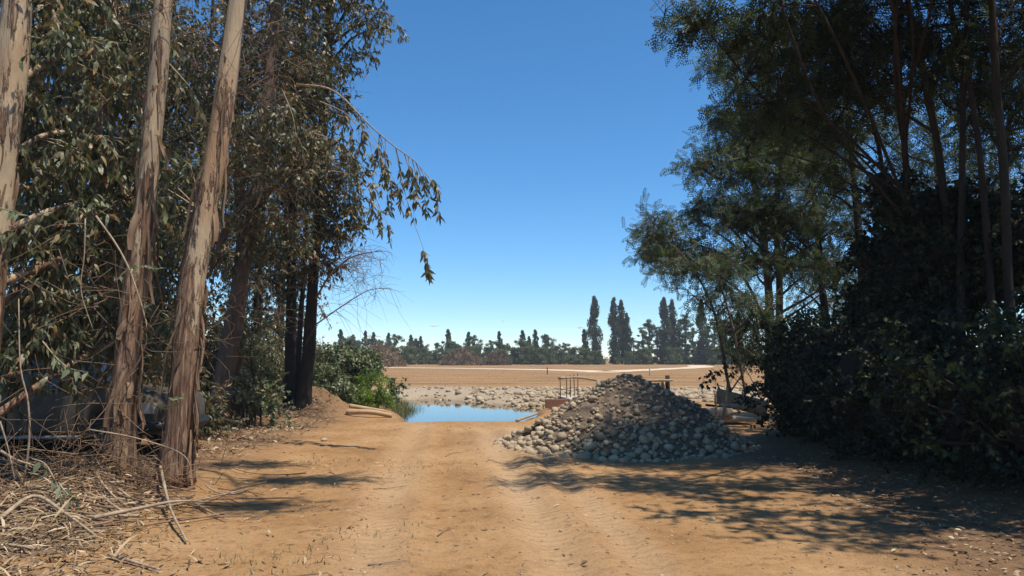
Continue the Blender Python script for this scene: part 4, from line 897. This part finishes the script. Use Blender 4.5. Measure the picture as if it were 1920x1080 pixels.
def log(name, a, b, r, label, cat, mat='log', group=None, r2=None):
    a = np.asarray(a); b = np.asarray(b); g = Geo(); p = spline(np.array([a, (a+b)/2+rng.normal(size=3)*.02*np.linalg.norm(b-a), b]), 14); tube(g, p, np.linspace(r, r2 or r*.85, 14), 10, rough=.08, seed=int(rng.integers(99)))
    return tag(part(name, g, M[mat], None, loc=a), label, cat, group)
def on_ground(px, py, lift): 
    q = at(px, py, 1.6*F_PX/(py-672)); q[2] = gz(q[0], q[1])+lift; return q
log('fallen_log', on_ground(648, 782, .07), on_ground(735, 781, .06), .075, 'short pale cut log lying on the bank before the green shrub', 'log')
log('fallen_log', on_ground(655, 776, .07), on_ground(722, 774, .06), .06, 'second cut log tucked behind the pale one', 'log')
log('wooden_pole', (.12, 19.0, gz(.12, 19.0)+.04), (.72, 21.3, max(gz(.72, 21.3), WATER_Z)+.10), .035, 'pale wooden pole lying along the water edge next to the heap', 'pole', 'dead_wood')
# timber and rubble scraps at the hedge corner
for i, (px, py, d, s, rz, tilt, lab, cat, mat) in enumerate((
    (1390, 752, 16.5, (1.1, .06, .34), -.35, .25, 'wide grey board leaning at the hedge corner', 'board', 'dead_wood'),
    (1368, 778, 15.2, (.75, .5, .08), .3, .05, 'flat pale slab lying between heap and hedge', 'slab', 'concrete'),
    (1335, 768, 16.6, (.7, .25, .06), .5, .1, 'short plank lying on the rubble behind the heap', 'plank', 'dead_wood'),
    (1362, 760, 16.8, (.9, .2, .05), .15, .12, 'long dark plank across the rubble scraps', 'plank', 'dark_bark'),
    (1350, 790, 14.9, (.4, .35, .16), .8, .1, 'broken chunk of concrete at the foot of the heap', 'rubble', 'concrete'),
    (1388, 768, 15.8, (.8, .3, .05), -.1, .05, 'weathered plank lying under the leaning board', 'plank', 'dead_wood'))):
    d = d*1.22; q = at(px, py, d); q[2] = gz(q[0], q[1])+(.42 if cat == 'board' else .08+.06*i); s = tuple(1.25*k for k in s); g = Geo(); box(g, (0, 0, 0), s, 0, bev=.012); me_ = g.mesh(cat); me_.materials.append(M[mat]); o = bpy.data.objects.new(cat, me_); link(o, None, q); o.rotation_euler = (0, tilt, rz); tag(o, lab, cat)
q = at(1341, 745, 17.5); log('stake', (q[0], 17.5, gz(q[0], 17.5)-.05), (q[0], 17.5, q[2]+.12), .03, 'short wooden stake standing in the rubble behind the heap', 'stake', 'dead_wood')
q = at(1358, 735, 17); log('stake', (q[0]-.12, 17, gz(q[0], 17)), (q[0]+.1, 17, q[2]+.25), .035, 'slanted wooden stake beside the leaning board', 'stake', 'dead_wood')
q = at(1218, 697, 70); log('marker_stake', (q[0], 70, gz(q[0], 70)), (q[0], 70, gz(q[0], 70)+.7), .06, 'small white marker stake standing out in the field', 'stake', 'concrete')
q = at(1026, 697, 75); log('marker_stake', (q[0], 75, gz(q[0], 75)), (q[0], 75, gz(q[0], 75)+.7), .05, 'small dark marker stake in the field beyond the iron bars', 'stake', 'dark_bark')

# ------------------------------------------------------------------ the parked pickup
def car_paint():
    m, nt, N, L, P = mat_new('dusty_grey_paint'); n = tex_noise(nt, 3, 5, .6); r = ramp(nt, [(.35, (.045,.036,.026)), (.7, (.10,.076,.052))]); L.new(n.outputs[0], r.inputs[0]); L.new(r.outputs[0], P.inputs['Base Color'])
    P.inputs['Metallic'].default_value = 0; P.inputs['Roughness'].default_value = .6; P.inputs['Coat Weight'].default_value = 0; P.inputs['Specular IOR Level'].default_value = .25; return m
M['paint'] = car_paint()
M['rubber'] = simple_mat('tyre_rubber', (.012,.012,.012), (.03,.028,.026), 20, .8)
M['black_trim'] = simple_mat('black_trim', (.012,.012,.012), (.02,.02,.02), 20, .5)
M['chrome'] = simple_mat('dull_steel', (.22,.21,.20), (.34,.32,.30), 12, .5, metallic=.7)
m, nt, N, L, P = mat_new('car_glass'); P.inputs['Base Color'].default_value = (.02,.025,.03,1); P.inputs['Roughness'].default_value = .06; P.inputs['Specular IOR Level'].default_value = .8; M['glass'] = m
m, nt, N, L, P = mat_new('lamp_lens'); P.inputs['Base Color'].default_value = (.25,.25,.24,1); P.inputs['Roughness'].default_value = .12; M['lens'] = m
CARX, CARY = -5.45, 11.8                     # front bumper tip, near side
car = thing('parked_car', (CARX-2.2, CARY+.8, gz(-7, 12.8)), 'dusty dark grey pickup parked nose-out behind the peeling eucalyptus trunks', 'car')
CZ = WL[car.name][2]
def cx(l): return CARX-l                     # l metres back from the nose
WHEELS = (.82, 3.75); WR = .37
def car_loft():
    ls = np.r_[np.linspace(0, .3, 7), np.linspace(.36, 1.3, 26), np.linspace(1.4, 3.2, 10), np.linspace(3.3, 4.25, 26), np.linspace(4.4, 5.1, 5)]
    rings = []
    for l in ls:
        nose = min(1, l/.32); k = math.sqrt(max(0, 1-(1-nose)**2)); hw = .60+.26*k
        top = .74+.28*k if l < .3 else (1.02+.10*min(1, (l-.3)/1.0) if l < 1.5 else 1.10)
        bot = .36
        for w in WHEELS:
            q = (WR+.07)**2-(l-w)**2
            if q > 0: bot = max(bot, WR+math.sqrt(q)-.0)
        bot = min(bot, top-.12)
        half = [(hw*.80, bot), (hw*.97, bot+.01), (hw, bot+.05+.25*(top-bot)), (hw*1.0, bot+.62*(top-bot)), (hw*.97, top-.07), (hw*.88, top-.012), (hw*.5, top+.02)]
        ring = [(s, z) for s, z in half]+[(-s, z) for s, z in half[::-1]]
        rings.append([(cx(l), CARY+.86+s*-1, CZ+z) for s, z in ring])
    v = np.array(rings).reshape(-1, 3); n = 14; f = []
    for i in range(len(ls)-1):
        for j in range(n): f.append((i*n+j, i*n+(j+1) % n, (i+1)*n+(j+1) % n, (i+1)*n+j))
    f.append(tuple(range(n))[::-1]); f.append(tuple((len(ls)-1)*n+j for j in range(n)))
    g = Geo(); g.add(v, f); return g
body = part('body', car_loft(), M['paint'], car)
g = Geo()                                     # cab: windscreen base at 1.35, roof 2.0-3.0, rear 3.2
prof = [(1.32, 1.08), (1.98, 1.66), (2.2, 1.70), (3.05, 1.70), (3.25, 1.62), (3.35, 1.08)]
v = []
for l, z in prof:
    hw = .84-.16*max(0, z-1.08)/.62; v += [(cx(l), CARY+.86-hw, CZ+z), (cx(l), CARY+.86+hw, CZ+z)]
g.add(v, [(2*i, 2*i+1, 2*i+3, 2*i+2) for i in range(5)]+[tuple(2*i for i in range(6))[::-1], tuple(2*i+1 for i in range(6))]); part('cab', g, M['paint'], car, smooth=False)
def pane(name, pts, mat): g = Geo(); g.add(np.array(pts), [tuple(range(len(pts)))]); return part(name, g, M[mat], car, smooth=False)
def sp_(l, z): hw = .84-.16*max(0, z-1.08)/.62; return (cx(l), CARY+.86-hw-.008, CZ+z)
pane('side_window', [sp_(1.72, 1.13), sp_(2.02, 1.58), sp_(2.48, 1.61), sp_(2.48, 1.13)], 'glass')
pane('side_window', [sp_(2.56, 1.13), sp_(2.56, 1.61), sp_(3.06, 1.61), sp_(3.2, 1.13)], 'glass')
pane('windscreen', [(cx(1.40)+.008, CARY+.86-.74, CZ+1.17), (cx(1.40)+.008, CARY+.86+.74, CZ+1.17), (cx(1.93)+.008, CARY+.86+.66, CZ+1.635), (cx(1.93)+.008, CARY+.86-.66, CZ+1.635)], 'glass')
def door(l0, l1):
    g = Geo(); v = []; f = []
    for l in (l0, l1):
        for s, z in ((.862, .42), (.872, .62), (.870, .86), (.846, 1.035)): v.append((cx(l), CARY+.86-s-.004, CZ+z))
    g.add(np.array(v), [(i, i+1, 5+i, 4+i) for i in range(3)]); dr = part('door', g, M['paint'], car)
    g = Geo(); box(g, (cx(l1-.14), CARY-.035, CZ+.90), (.16, .03, .03), bev=.008); part('handle', g, M['black_trim'], dr)
door(1.42, 2.50); door(2.53, 3.28)
for nm, l in (('door_seam', 1.405), ('door_seam', 2.515)):
    g = Geo(); tube(g, np.array([(cx(l), CARY-.012, CZ+.40), (cx(l), CARY-.018, CZ+.7), (cx(l), CARY+.012, CZ+1.03)]), .006, 4); part(nm, g, M['black_trim'], car)
g = Geo(); box(g, (cx(2.3), CARY-.03, CZ+.33), (2.0, .10, .06), bev=.02); part('side_step', g, M['chrome'], car)
g = Geo(); tube(g, np.array([(cx(1.5), CARY-.01, CZ+1.075), (cx(2.4), CARY-.01, CZ+1.075), (cx(3.3), CARY-.01, CZ+1.075)]), .010, 5); part('belt_trim', g, M['chrome'], car)
g = Geo(); box(g, (cx(1.62), CARY-.12, CZ+1.16), (.07, .16, .13), bev=.02); part('mirror', g, M['black_trim'], car)
def wheel(l, near=True):
    yc = CARY+.02 if near else CARY+1.70; c = np.array([cx(l), yc+.10, CZ+WR]); w = part('wheel', ring_geo(c, [(0, -.11), (.12, -.11), (.16, -.07), (.22, -.07), (.22, .11), (0, .11)]), M['black_trim'], car, loc=c)
    part('tyre', ring_geo(c, [(.21, -.10), (.25, -.125), (.33, -.12), (WR, -.085), (WR, .085), (.33, .12), (.21, .10)]), M['rubber'], w, loc=c)
    part('rim', ring_geo(c, [(.0, -.10), (.06, -.105), (.09, -.085), (.17, -.08), (.205, -.112), (.212, -.10), (.20, -.02)]), M['chrome'], w, loc=c)
def ring_geo(c, prof, n=28):
    g = Geo(); a = np.linspace(0, 2*np.pi, n, endpoint=False); v = np.concatenate([np.c_[c[0]+np.cos(a)*r, np.full(n, c[1]+y), c[2]+np.sin(a)*r] for r, y in prof])
    g.add(v, [(i*n+j, i*n+(j+1) % n, (i+1)*n+(j+1) % n, (i+1)*n+j) for i in range(len(prof)-1) for j in range(n)]); return g
for l in WHEELS:
    wheel(l); wheel(l, False)
# wrap-round lamp and black bull bar at the nose
g = Geo(); a = np.linspace(-.2, 1.35, 8); v = np.concatenate([np.c_[cx(.34)+.30*np.sin(a), CARY+.36-.385*np.cos(a), np.full(8, CZ+z)] for z in (.70, .78, .86)])
g.add(v, [(i*8+j, i*8+j+1, (i+1)*8+j+1, (i+1)*8+j) for i in range(2) for j in range(7)]); part('headlight', g, M['lens'], car)
g = Geo(); th = np.linspace(-1.45, 1.5, 18); tube(g, np.c_[cx(-.02)+.26*np.cos(th), np.full(18, CARY+.45), CZ+.62+.37*np.sin(th)], .055, 8); part('bull_bar', g, M['black_trim'], car)
g = Geo(); tube(g, spline(np.array([(cx(.45), CARY-.02, CZ+.50), (cx(.1), CARY+.06, CZ+.50), (cx(-.07), CARY+.5, CZ+.50), (cx(-.08), CARY+1.2, CZ+.50), (cx(.1), CARY+1.66, CZ+.5)]), 24), .085, 10); part('bumper', g, M['black_trim'], car)

# ------------------------------------------------------------------ litter, sticks and vines under the grove
def lit_z(x, y):
    k = sstep(.2, -.9, x+2.5+.46*(y-5.4))
    heap = k*.30*np.exp(-((x+4.75)/.75)**2-((y-9.2)/.8)**2)+k*.13*np.exp(-((x+4.9)/1.3)**2-((y-7.6)/1.0)**2)
    return ground_z(x, y)+heap
g = Geo(); hx = np.linspace(-8.2, -2.6, 70); hy = np.linspace(5.2, 11.2, 70); HX, HY = np.meshgrid(hx, hy)
edge = np.minimum(np.minimum(HX+8.2, -2.6-HX), np.minimum(HY-5.2, 11.2-HY)); HZ = lit_z(HX, HY)+.05*noise2(HX*3, HY*3, 44)*(lit_z(HX, HY)-ground_z(HX, HY))*6-.03*(1-sstep(0, .4, edge))-.012-.06*sstep(-.9, .1, HX+2.5+.46*(HY-5.4)+.5*noise2(HX*1.7, HY*1.7, 48))
k = np.arange(4900).reshape(70, 70); q = np.stack([k[:-1, :-1], k[:-1, 1:], k[1:, 1:], k[1:, :-1]], -1).reshape(-1, 4); g.add(np.stack([HX, HY, HZ], -1).reshape(-1, 3), [tuple(t) for t in q])
M['litter_bed'] = simple_mat('litter_bed', (.10,.058,.032), (.25,.165,.095), 16, .95, None, .8, .03)
tag(part('litter_bed', g, M['litter_bed']), 'low bed of rotting leaf and bark litter around the near trunks', 'litter', kind='stuff')
def litter(n, xr, yr, Lr, Wr, dens, lift=.01, flat=.25):
    x = rng.uniform(*xr, n); y = rng.uniform(*yr, n); ok = rng.uniform(0, 1, n) < dens(x, y); x, y = x[ok], y[ok]; k = len(x)
    a = rng.uniform(0, 6.28, k); d = np.stack([np.cos(a), np.sin(a), rng.normal(size=k)*flat], -1); L = rng.uniform(*Lr, k); W = L*rng.uniform(*Wr, k)
    h = rng.uniform(0, 1, k)*lift; return np.c_[x, y, lit_z(x, y)+.004+h], frames(d, rdir(k)*.5+np.array([0, 0, 1.]), L, W), rng.uniform(0, 1, k)
g = Geo()
p, mt, r = litter(26000, (-9, -1.2), (4.6, 12), (.04, .14), (.10, .26), lambda x, y: .9*sstep(.3, -1.0, x+2.5+.46*(y-5.4)+.6*noise2(x*1.3, y*1.3, 46))+.03, .05); g.inst(*T_LANCE, mt, p, r)
p, mt, r = litter(6000, (-8, -2.2), (4.8, 11), (.12, .38), (.03, .08), lambda x, y: .9*sstep(0, -1.1, x+2.5+.46*(y-5.4)), .08, .35); g.inst(*T_LANCE, mt, p, r)
p, mt, r = litter(11000, (-9, -3.4), (12, 24.5), (.06, .18), (.1, .3), lambda x, y: .75*sstep(-4.0, -5.4, x+.06*(y-14)+.5*noise2(x*1.5, y*1.5, 47)), .05, .4); g.inst(*T_LANCE, mt, p, r)
p, mt, r = litter(2600, (-4, 3.5), (4.2, 18), (.03, .10), (.12, .3), lambda x, y: .55+0*x, .0, .1); g.inst(*T_LANCE, mt, p, r)
p, mt, r = litter(7000, (2.4, 7), (4.6, 12.5), (.03, .09), (.2, .4), lambda x, y: .8*sstep(2.8, 4.6, x+.12*(8-y)), .02, .2); g.inst(*T_LANCE, mt, p, r)
tag(part('leaf_litter', g, M['litter'], smooth=False), 'dry fallen leaves and bark shreds strewn over the ground', 'litter', kind='stuff')
# sticks and bark lengths one can pick out
ST = 'dry stick or rolled bark length lying on the litter heap under the near eucalyptus trunks'
for _ in range(95):
    x = -4.9+rng.normal()*1.0; y = 7.9+rng.normal()*1.0; y = min(max(y, 5.4), 10.4); x = min(max(x, -7.4), -2.6-.15*(y-5)); L = rng.uniform(.4, 1.5); a = rng.normal()*.75+(math.pi if rng.uniform() < .5 else 0)
    d = np.array([math.cos(a), math.sin(a)*.8, 0]); t = np.linspace(-.5, .5, 9); bend = rng.normal()*.12
    xy = np.array([x, y])+np.outer(t*L, d[:2])+np.outer((t*t-.08)*L*bend, [-d[1], d[0]]); z = lit_z(xy[:, 0], xy[:, 1]); z = .4*z+.6*(z[0]+(z[-1]-z[0])*(t+.5)); z = np.maximum(z, lit_z(xy[:, 0], xy[:, 1])-.005)+.02+rng.uniform(0, .10)*(np.abs(t*2)**2 if rng.uniform() < .4 else 0*t+.3)
    r = rng.uniform(.006, .020); g = Geo(); tube(g, np.c_[xy, z], np.linspace(r, r*.55, 9), 6, rng.uniform(), rough=.12, seed=3)
    tag(part('fallen_stick', g, M['bark_strip'] if rng.uniform() < .75 else M['dead_wood'], None, loc=np.array([x, y, gz(x, y)])), ST, 'stick', 'sticks in the litter heap')
def stick(pts, r, lab, mat='dead_wood', grp=None, name='fallen_stick', cat='stick'):
    g = Geo(); p = spline(np.array(pts), 16); tube(g, p, np.linspace(r, r*.5, 16), 6, .6, rough=.1); return tag(part(name, g, M[mat], None, loc=p[0]), lab, cat, grp)
def og(px, py, lift=.02): q = at(px, py, 1.6*F_PX/(py-672)); q[2] = lit_z(np.array([q[0]]), np.array([q[1]]))[0]+lift; return q
stick([og(175, 985, .08), og(260, 968, .12), og(330, 955, .14), og(395, 942, .06)], .022, 'long straight brown stick resting level across the bark heap')
stick([og(298, 905, .25), og(318, 960, .12), og(350, 1010, .03)], .02, 'forward-leaning bark length propped from the thick trunk down to the dirt')
stick([og(-10, 995, .05), og(60, 968, .12), og(120, 985, .10), og(180, 1003, .04)], .022, 'bowed thick stick arching over the litter beside the round-leaved sprig')
stick([og(205, 1032, .03), og(300, 1062, .03)], .016, 'pale stick on bare dirt just in front of the litter heap')
stick([og(690, 1040, .01), og(765, 1043, .012)], .007, 'short dark twig lying alone on the track')
for a, b in (((480, 1078), (615, 1063)), ((835, 850), (868, 846)), ((620, 838), (662, 840)), ((915, 861), (932, 861)), ((560, 990), (600, 985)), ((820, 992), (845, 980)), ((700, 912), (762, 905)), ((985, 858), (1000, 860))):
    stick([og(*a, .01), og((a[0]+b[0])/2, (a[1]+b[1])/2-1, .015), og(*b, .01)], .005, 'thin dry twig lying on the open dirt of the track', 'dead_twig', 'twigs scattered on the track', 'twig', 'twig')
g = Geo()
for _ in range(420):
    k = rng.uniform(); c = np.array([-4.75, 9.0, .1]) if k < .6 else np.array([-6.3, 8.4, .1]); c = c+rng.normal(size=3)*np.array([.55, .35, .0]); c[2] = lit_z(c[:1], c[1:2])[0]+abs(rng.normal())*.2
    d = unit(rng.normal(size=3)*np.array([1, .6, .7])); ln = rng.uniform(.2, .8); e = c+d*ln; e[2] = max(e[2], lit_z(e[:1], e[1:2])[0]+.01)
    tube(g, spline(np.array([c, (c+e)/2+rng.normal(size=3)*.12*ln, e]), 6), np.linspace(.006, .002, 6), 3, rng.uniform(), cap=False)
tag(part('twig_tangle', g, M['bark_strip']), 'tangle of dry twigs and bark shreds caught around the near trunk bases', 'twigs', kind='stuff')
# bare stems and vines rising in front of the car
for i, (pts, r, lab) in enumerate((
    ([(45, 905, 8.6), (55, 820, 8.6), (52, 750, 8.6), (38, 685, 8.6), (35, 560, 8.7)], .014, 'tall bare stem standing upright before the car door'),
    ([(160, 410, 8.6), (158, 480, 8.6), (152, 545, 8.6), (175, 620, 8.6)], .008, 'bare forked twig hanging in front of the low leafy boughs'),
    ([(180, 405, 8.7), (225, 470, 8.7), (255, 540, 8.7), (275, 640, 8.7), (215, 745, 8.8), (140, 830, 8.8)], .012, 'long pale vine curving down across the slimmer trunk'),
    ([(165, 805, 8.7), (250, 820, 8.7), (330, 845, 8.8), (355, 870, 8.8), (348, 900, 8.9)], .009, 'pale whip stem arching over the heap between both trunks'),
    ([(0, 845, 8.3), (30, 862, 8.4), (65, 873, 8.5)], .018, 'short reddish branch poking in front of the car sill'),
    ([(0, 790, 8.2), (15, 840, 8.2), (28, 900, 8.2)], .010, 'thin bent stem beside the upright bare one'))):
    stick([at(*q) for q in pts], r, lab, 'dead_wood', None, 'bare_stem', 'stem')
# near sprigs with large leaves
BIG = []
for k in range(3):
    g = Geo(); v = np.array(T_OVATE[0])*np.array([.42+.05*k, 1, 1.3]); g.add(v, T_OVATE[1], .35+.2*k); mm = g.mesh('leaf', smooth=False); mm.materials.append(M['silver_leaf']); BIG.append(mm)
def sprig(label, pts, n, L, droop):
    p = spline(np.array(pts), 14); t = thing('leafy_sprig', p[0], label, 'sprig'); g = Geo(); tube(g, p, np.linspace(.008, .003, 14), 5, .5); st = part('stem', g, M['dead_wood'], t)
    for i in range(n):
        c = p[2+int((i+.5)*11.5/n)]; tn = p[-1]-p[0]; tn = tn/np.linalg.norm(tn); sd = 1 if i % 2 else -1
        put_leaf(st, c, tn*.7+np.array([sd*.6, -.3, -droop])+rng.normal(size=3)*.2, L*rng.uniform(.8, 1.2), BIG[int(rng.integers(3))])
sprig('sprig of broad grey-green leaves low in front of the car sill', [at(60, 860, 8), at(85, 870, 7.9), at(105, 905, 7.8), at(118, 935, 7.7), at(135, 960, 7.6)], 12, .13, .5)
sprig('leaf fan drooping over the litter heap edge', [at(110, 905, 7.6), at(125, 925, 7.5), at(150, 950, 7.5)], 7, .15, .5)
sprig('sunlit pale leaf sprig hanging across the car window', [at(80, 640, 8.2), at(105, 670, 8.1), at(130, 690, 8.0), at(165, 698, 7.9)], 13, .13, .7)
sprig('glossy leaf sprig crossing the slimmer trunk halfway up', [at(215, 530, 8.6), at(240, 505, 8.6), at(270, 500, 8.6), at(295, 505, 8.6)], 12, .11, .2)
sprig('small dark sprig stuck against the thick trunk beside the car nose', [at(318, 770, 9.1), at(328, 750, 9.1), at(345, 745, 9.1)], 6, .11, .4)
sprig('leaf sprig jutting into the light from the leafy boughs', [at(0, 390, 8), at(20, 395, 7.9), at(40, 400, 7.8)], 7, .13, .3)

# ------------------------------------------------------------------ clouds low over the horizon
m, nt, N, L, P = mat_new('cloud_vapour'); P.inputs['Base Color'].default_value = (.95, .95, .95, 1); P.inputs['Roughness'].default_value = 1; P.inputs['Specular IOR Level'].default_value = 0
t_ = N.new('ShaderNodeBsdfTranslucent'); t_.inputs[0].default_value = (.95, .95, .95, 1); tr_ = N.new('ShaderNodeBsdfTransparent'); m1 = N.new('ShaderNodeMixShader'); m2 = N.new('ShaderNodeMixShader')
lw = N.new('ShaderNodeLayerWeight'); lw.inputs[0].default_value = .5; m1.inputs[0].default_value = .5
L.new(P.outputs[0], m1.inputs[1]); L.new(t_.outputs[0], m1.inputs[2]); mr = N.new('ShaderNodeMapRange'); mr.inputs['From Min'].default_value = .2; mr.inputs['From Max'].default_value = .9; mr.inputs['To Min'].default_value = .45; mr.inputs['To Max'].default_value = 1
L.new(lw.outputs['Facing'], mr.inputs[0]); L.new(mr.outputs[0], m2.inputs[0]); L.new(m1.outputs[0], m2.inputs[1]); L.new(tr_.outputs[0], m2.inputs[2]); L.new(m2.outputs[0], N['Material Output'].inputs[0]); M['cloud'] = m
for px, py, w, h in ((815, 611, 10, 3), (635, 604, 8, 3), (945, 602, 5, 1.8), (1087, 614, 10, 2), (700, 630, 16, 5)):
    d = 3800.; c = at(px, py, d); s_ = d/F_PX; g = Geo()
    for k in range(9):
        u = rng.uniform(-1, 1); r_ = (1-.6*abs(u))*rng.uniform(.5, 1); v, f = subdiv(*I1); v = v*(1+.25*noise3(v*2+px+k, 77))[:, None]
        g.add((v*np.array([w*.36*r_, w*.3*r_, h*.8*r_])+np.array([u*w, rng.normal()*2, h*.25*rng.normal()]))*s_, f)
    o = part('cloud', g, M['cloud'], None, loc=(0, 0, 0)); o.location = c; tag(o, kind='structure')

# ------------------------------------------------------------------ air
hz = bpy.data.materials.new('dusty_air'); hz.use_nodes = True; nt = hz.node_tree; nt.nodes.remove(nt.nodes['Principled BSDF'])
pv = nt.nodes.new('ShaderNodeVolumePrincipled'); pv.inputs['Density'].default_value = .0004; pv.inputs['Color'].default_value = (.86, .92, 1, 1); pv.inputs['Anisotropy'].default_value = .0
nt.links.new(pv.outputs[0], nt.nodes['Material Output'].inputs['Volume'])
g = Geo(); box(g, (0, 150, 11.5), (600, 420, 30)); tag(part('haze', g, hz, smooth=False), kind='stuff')
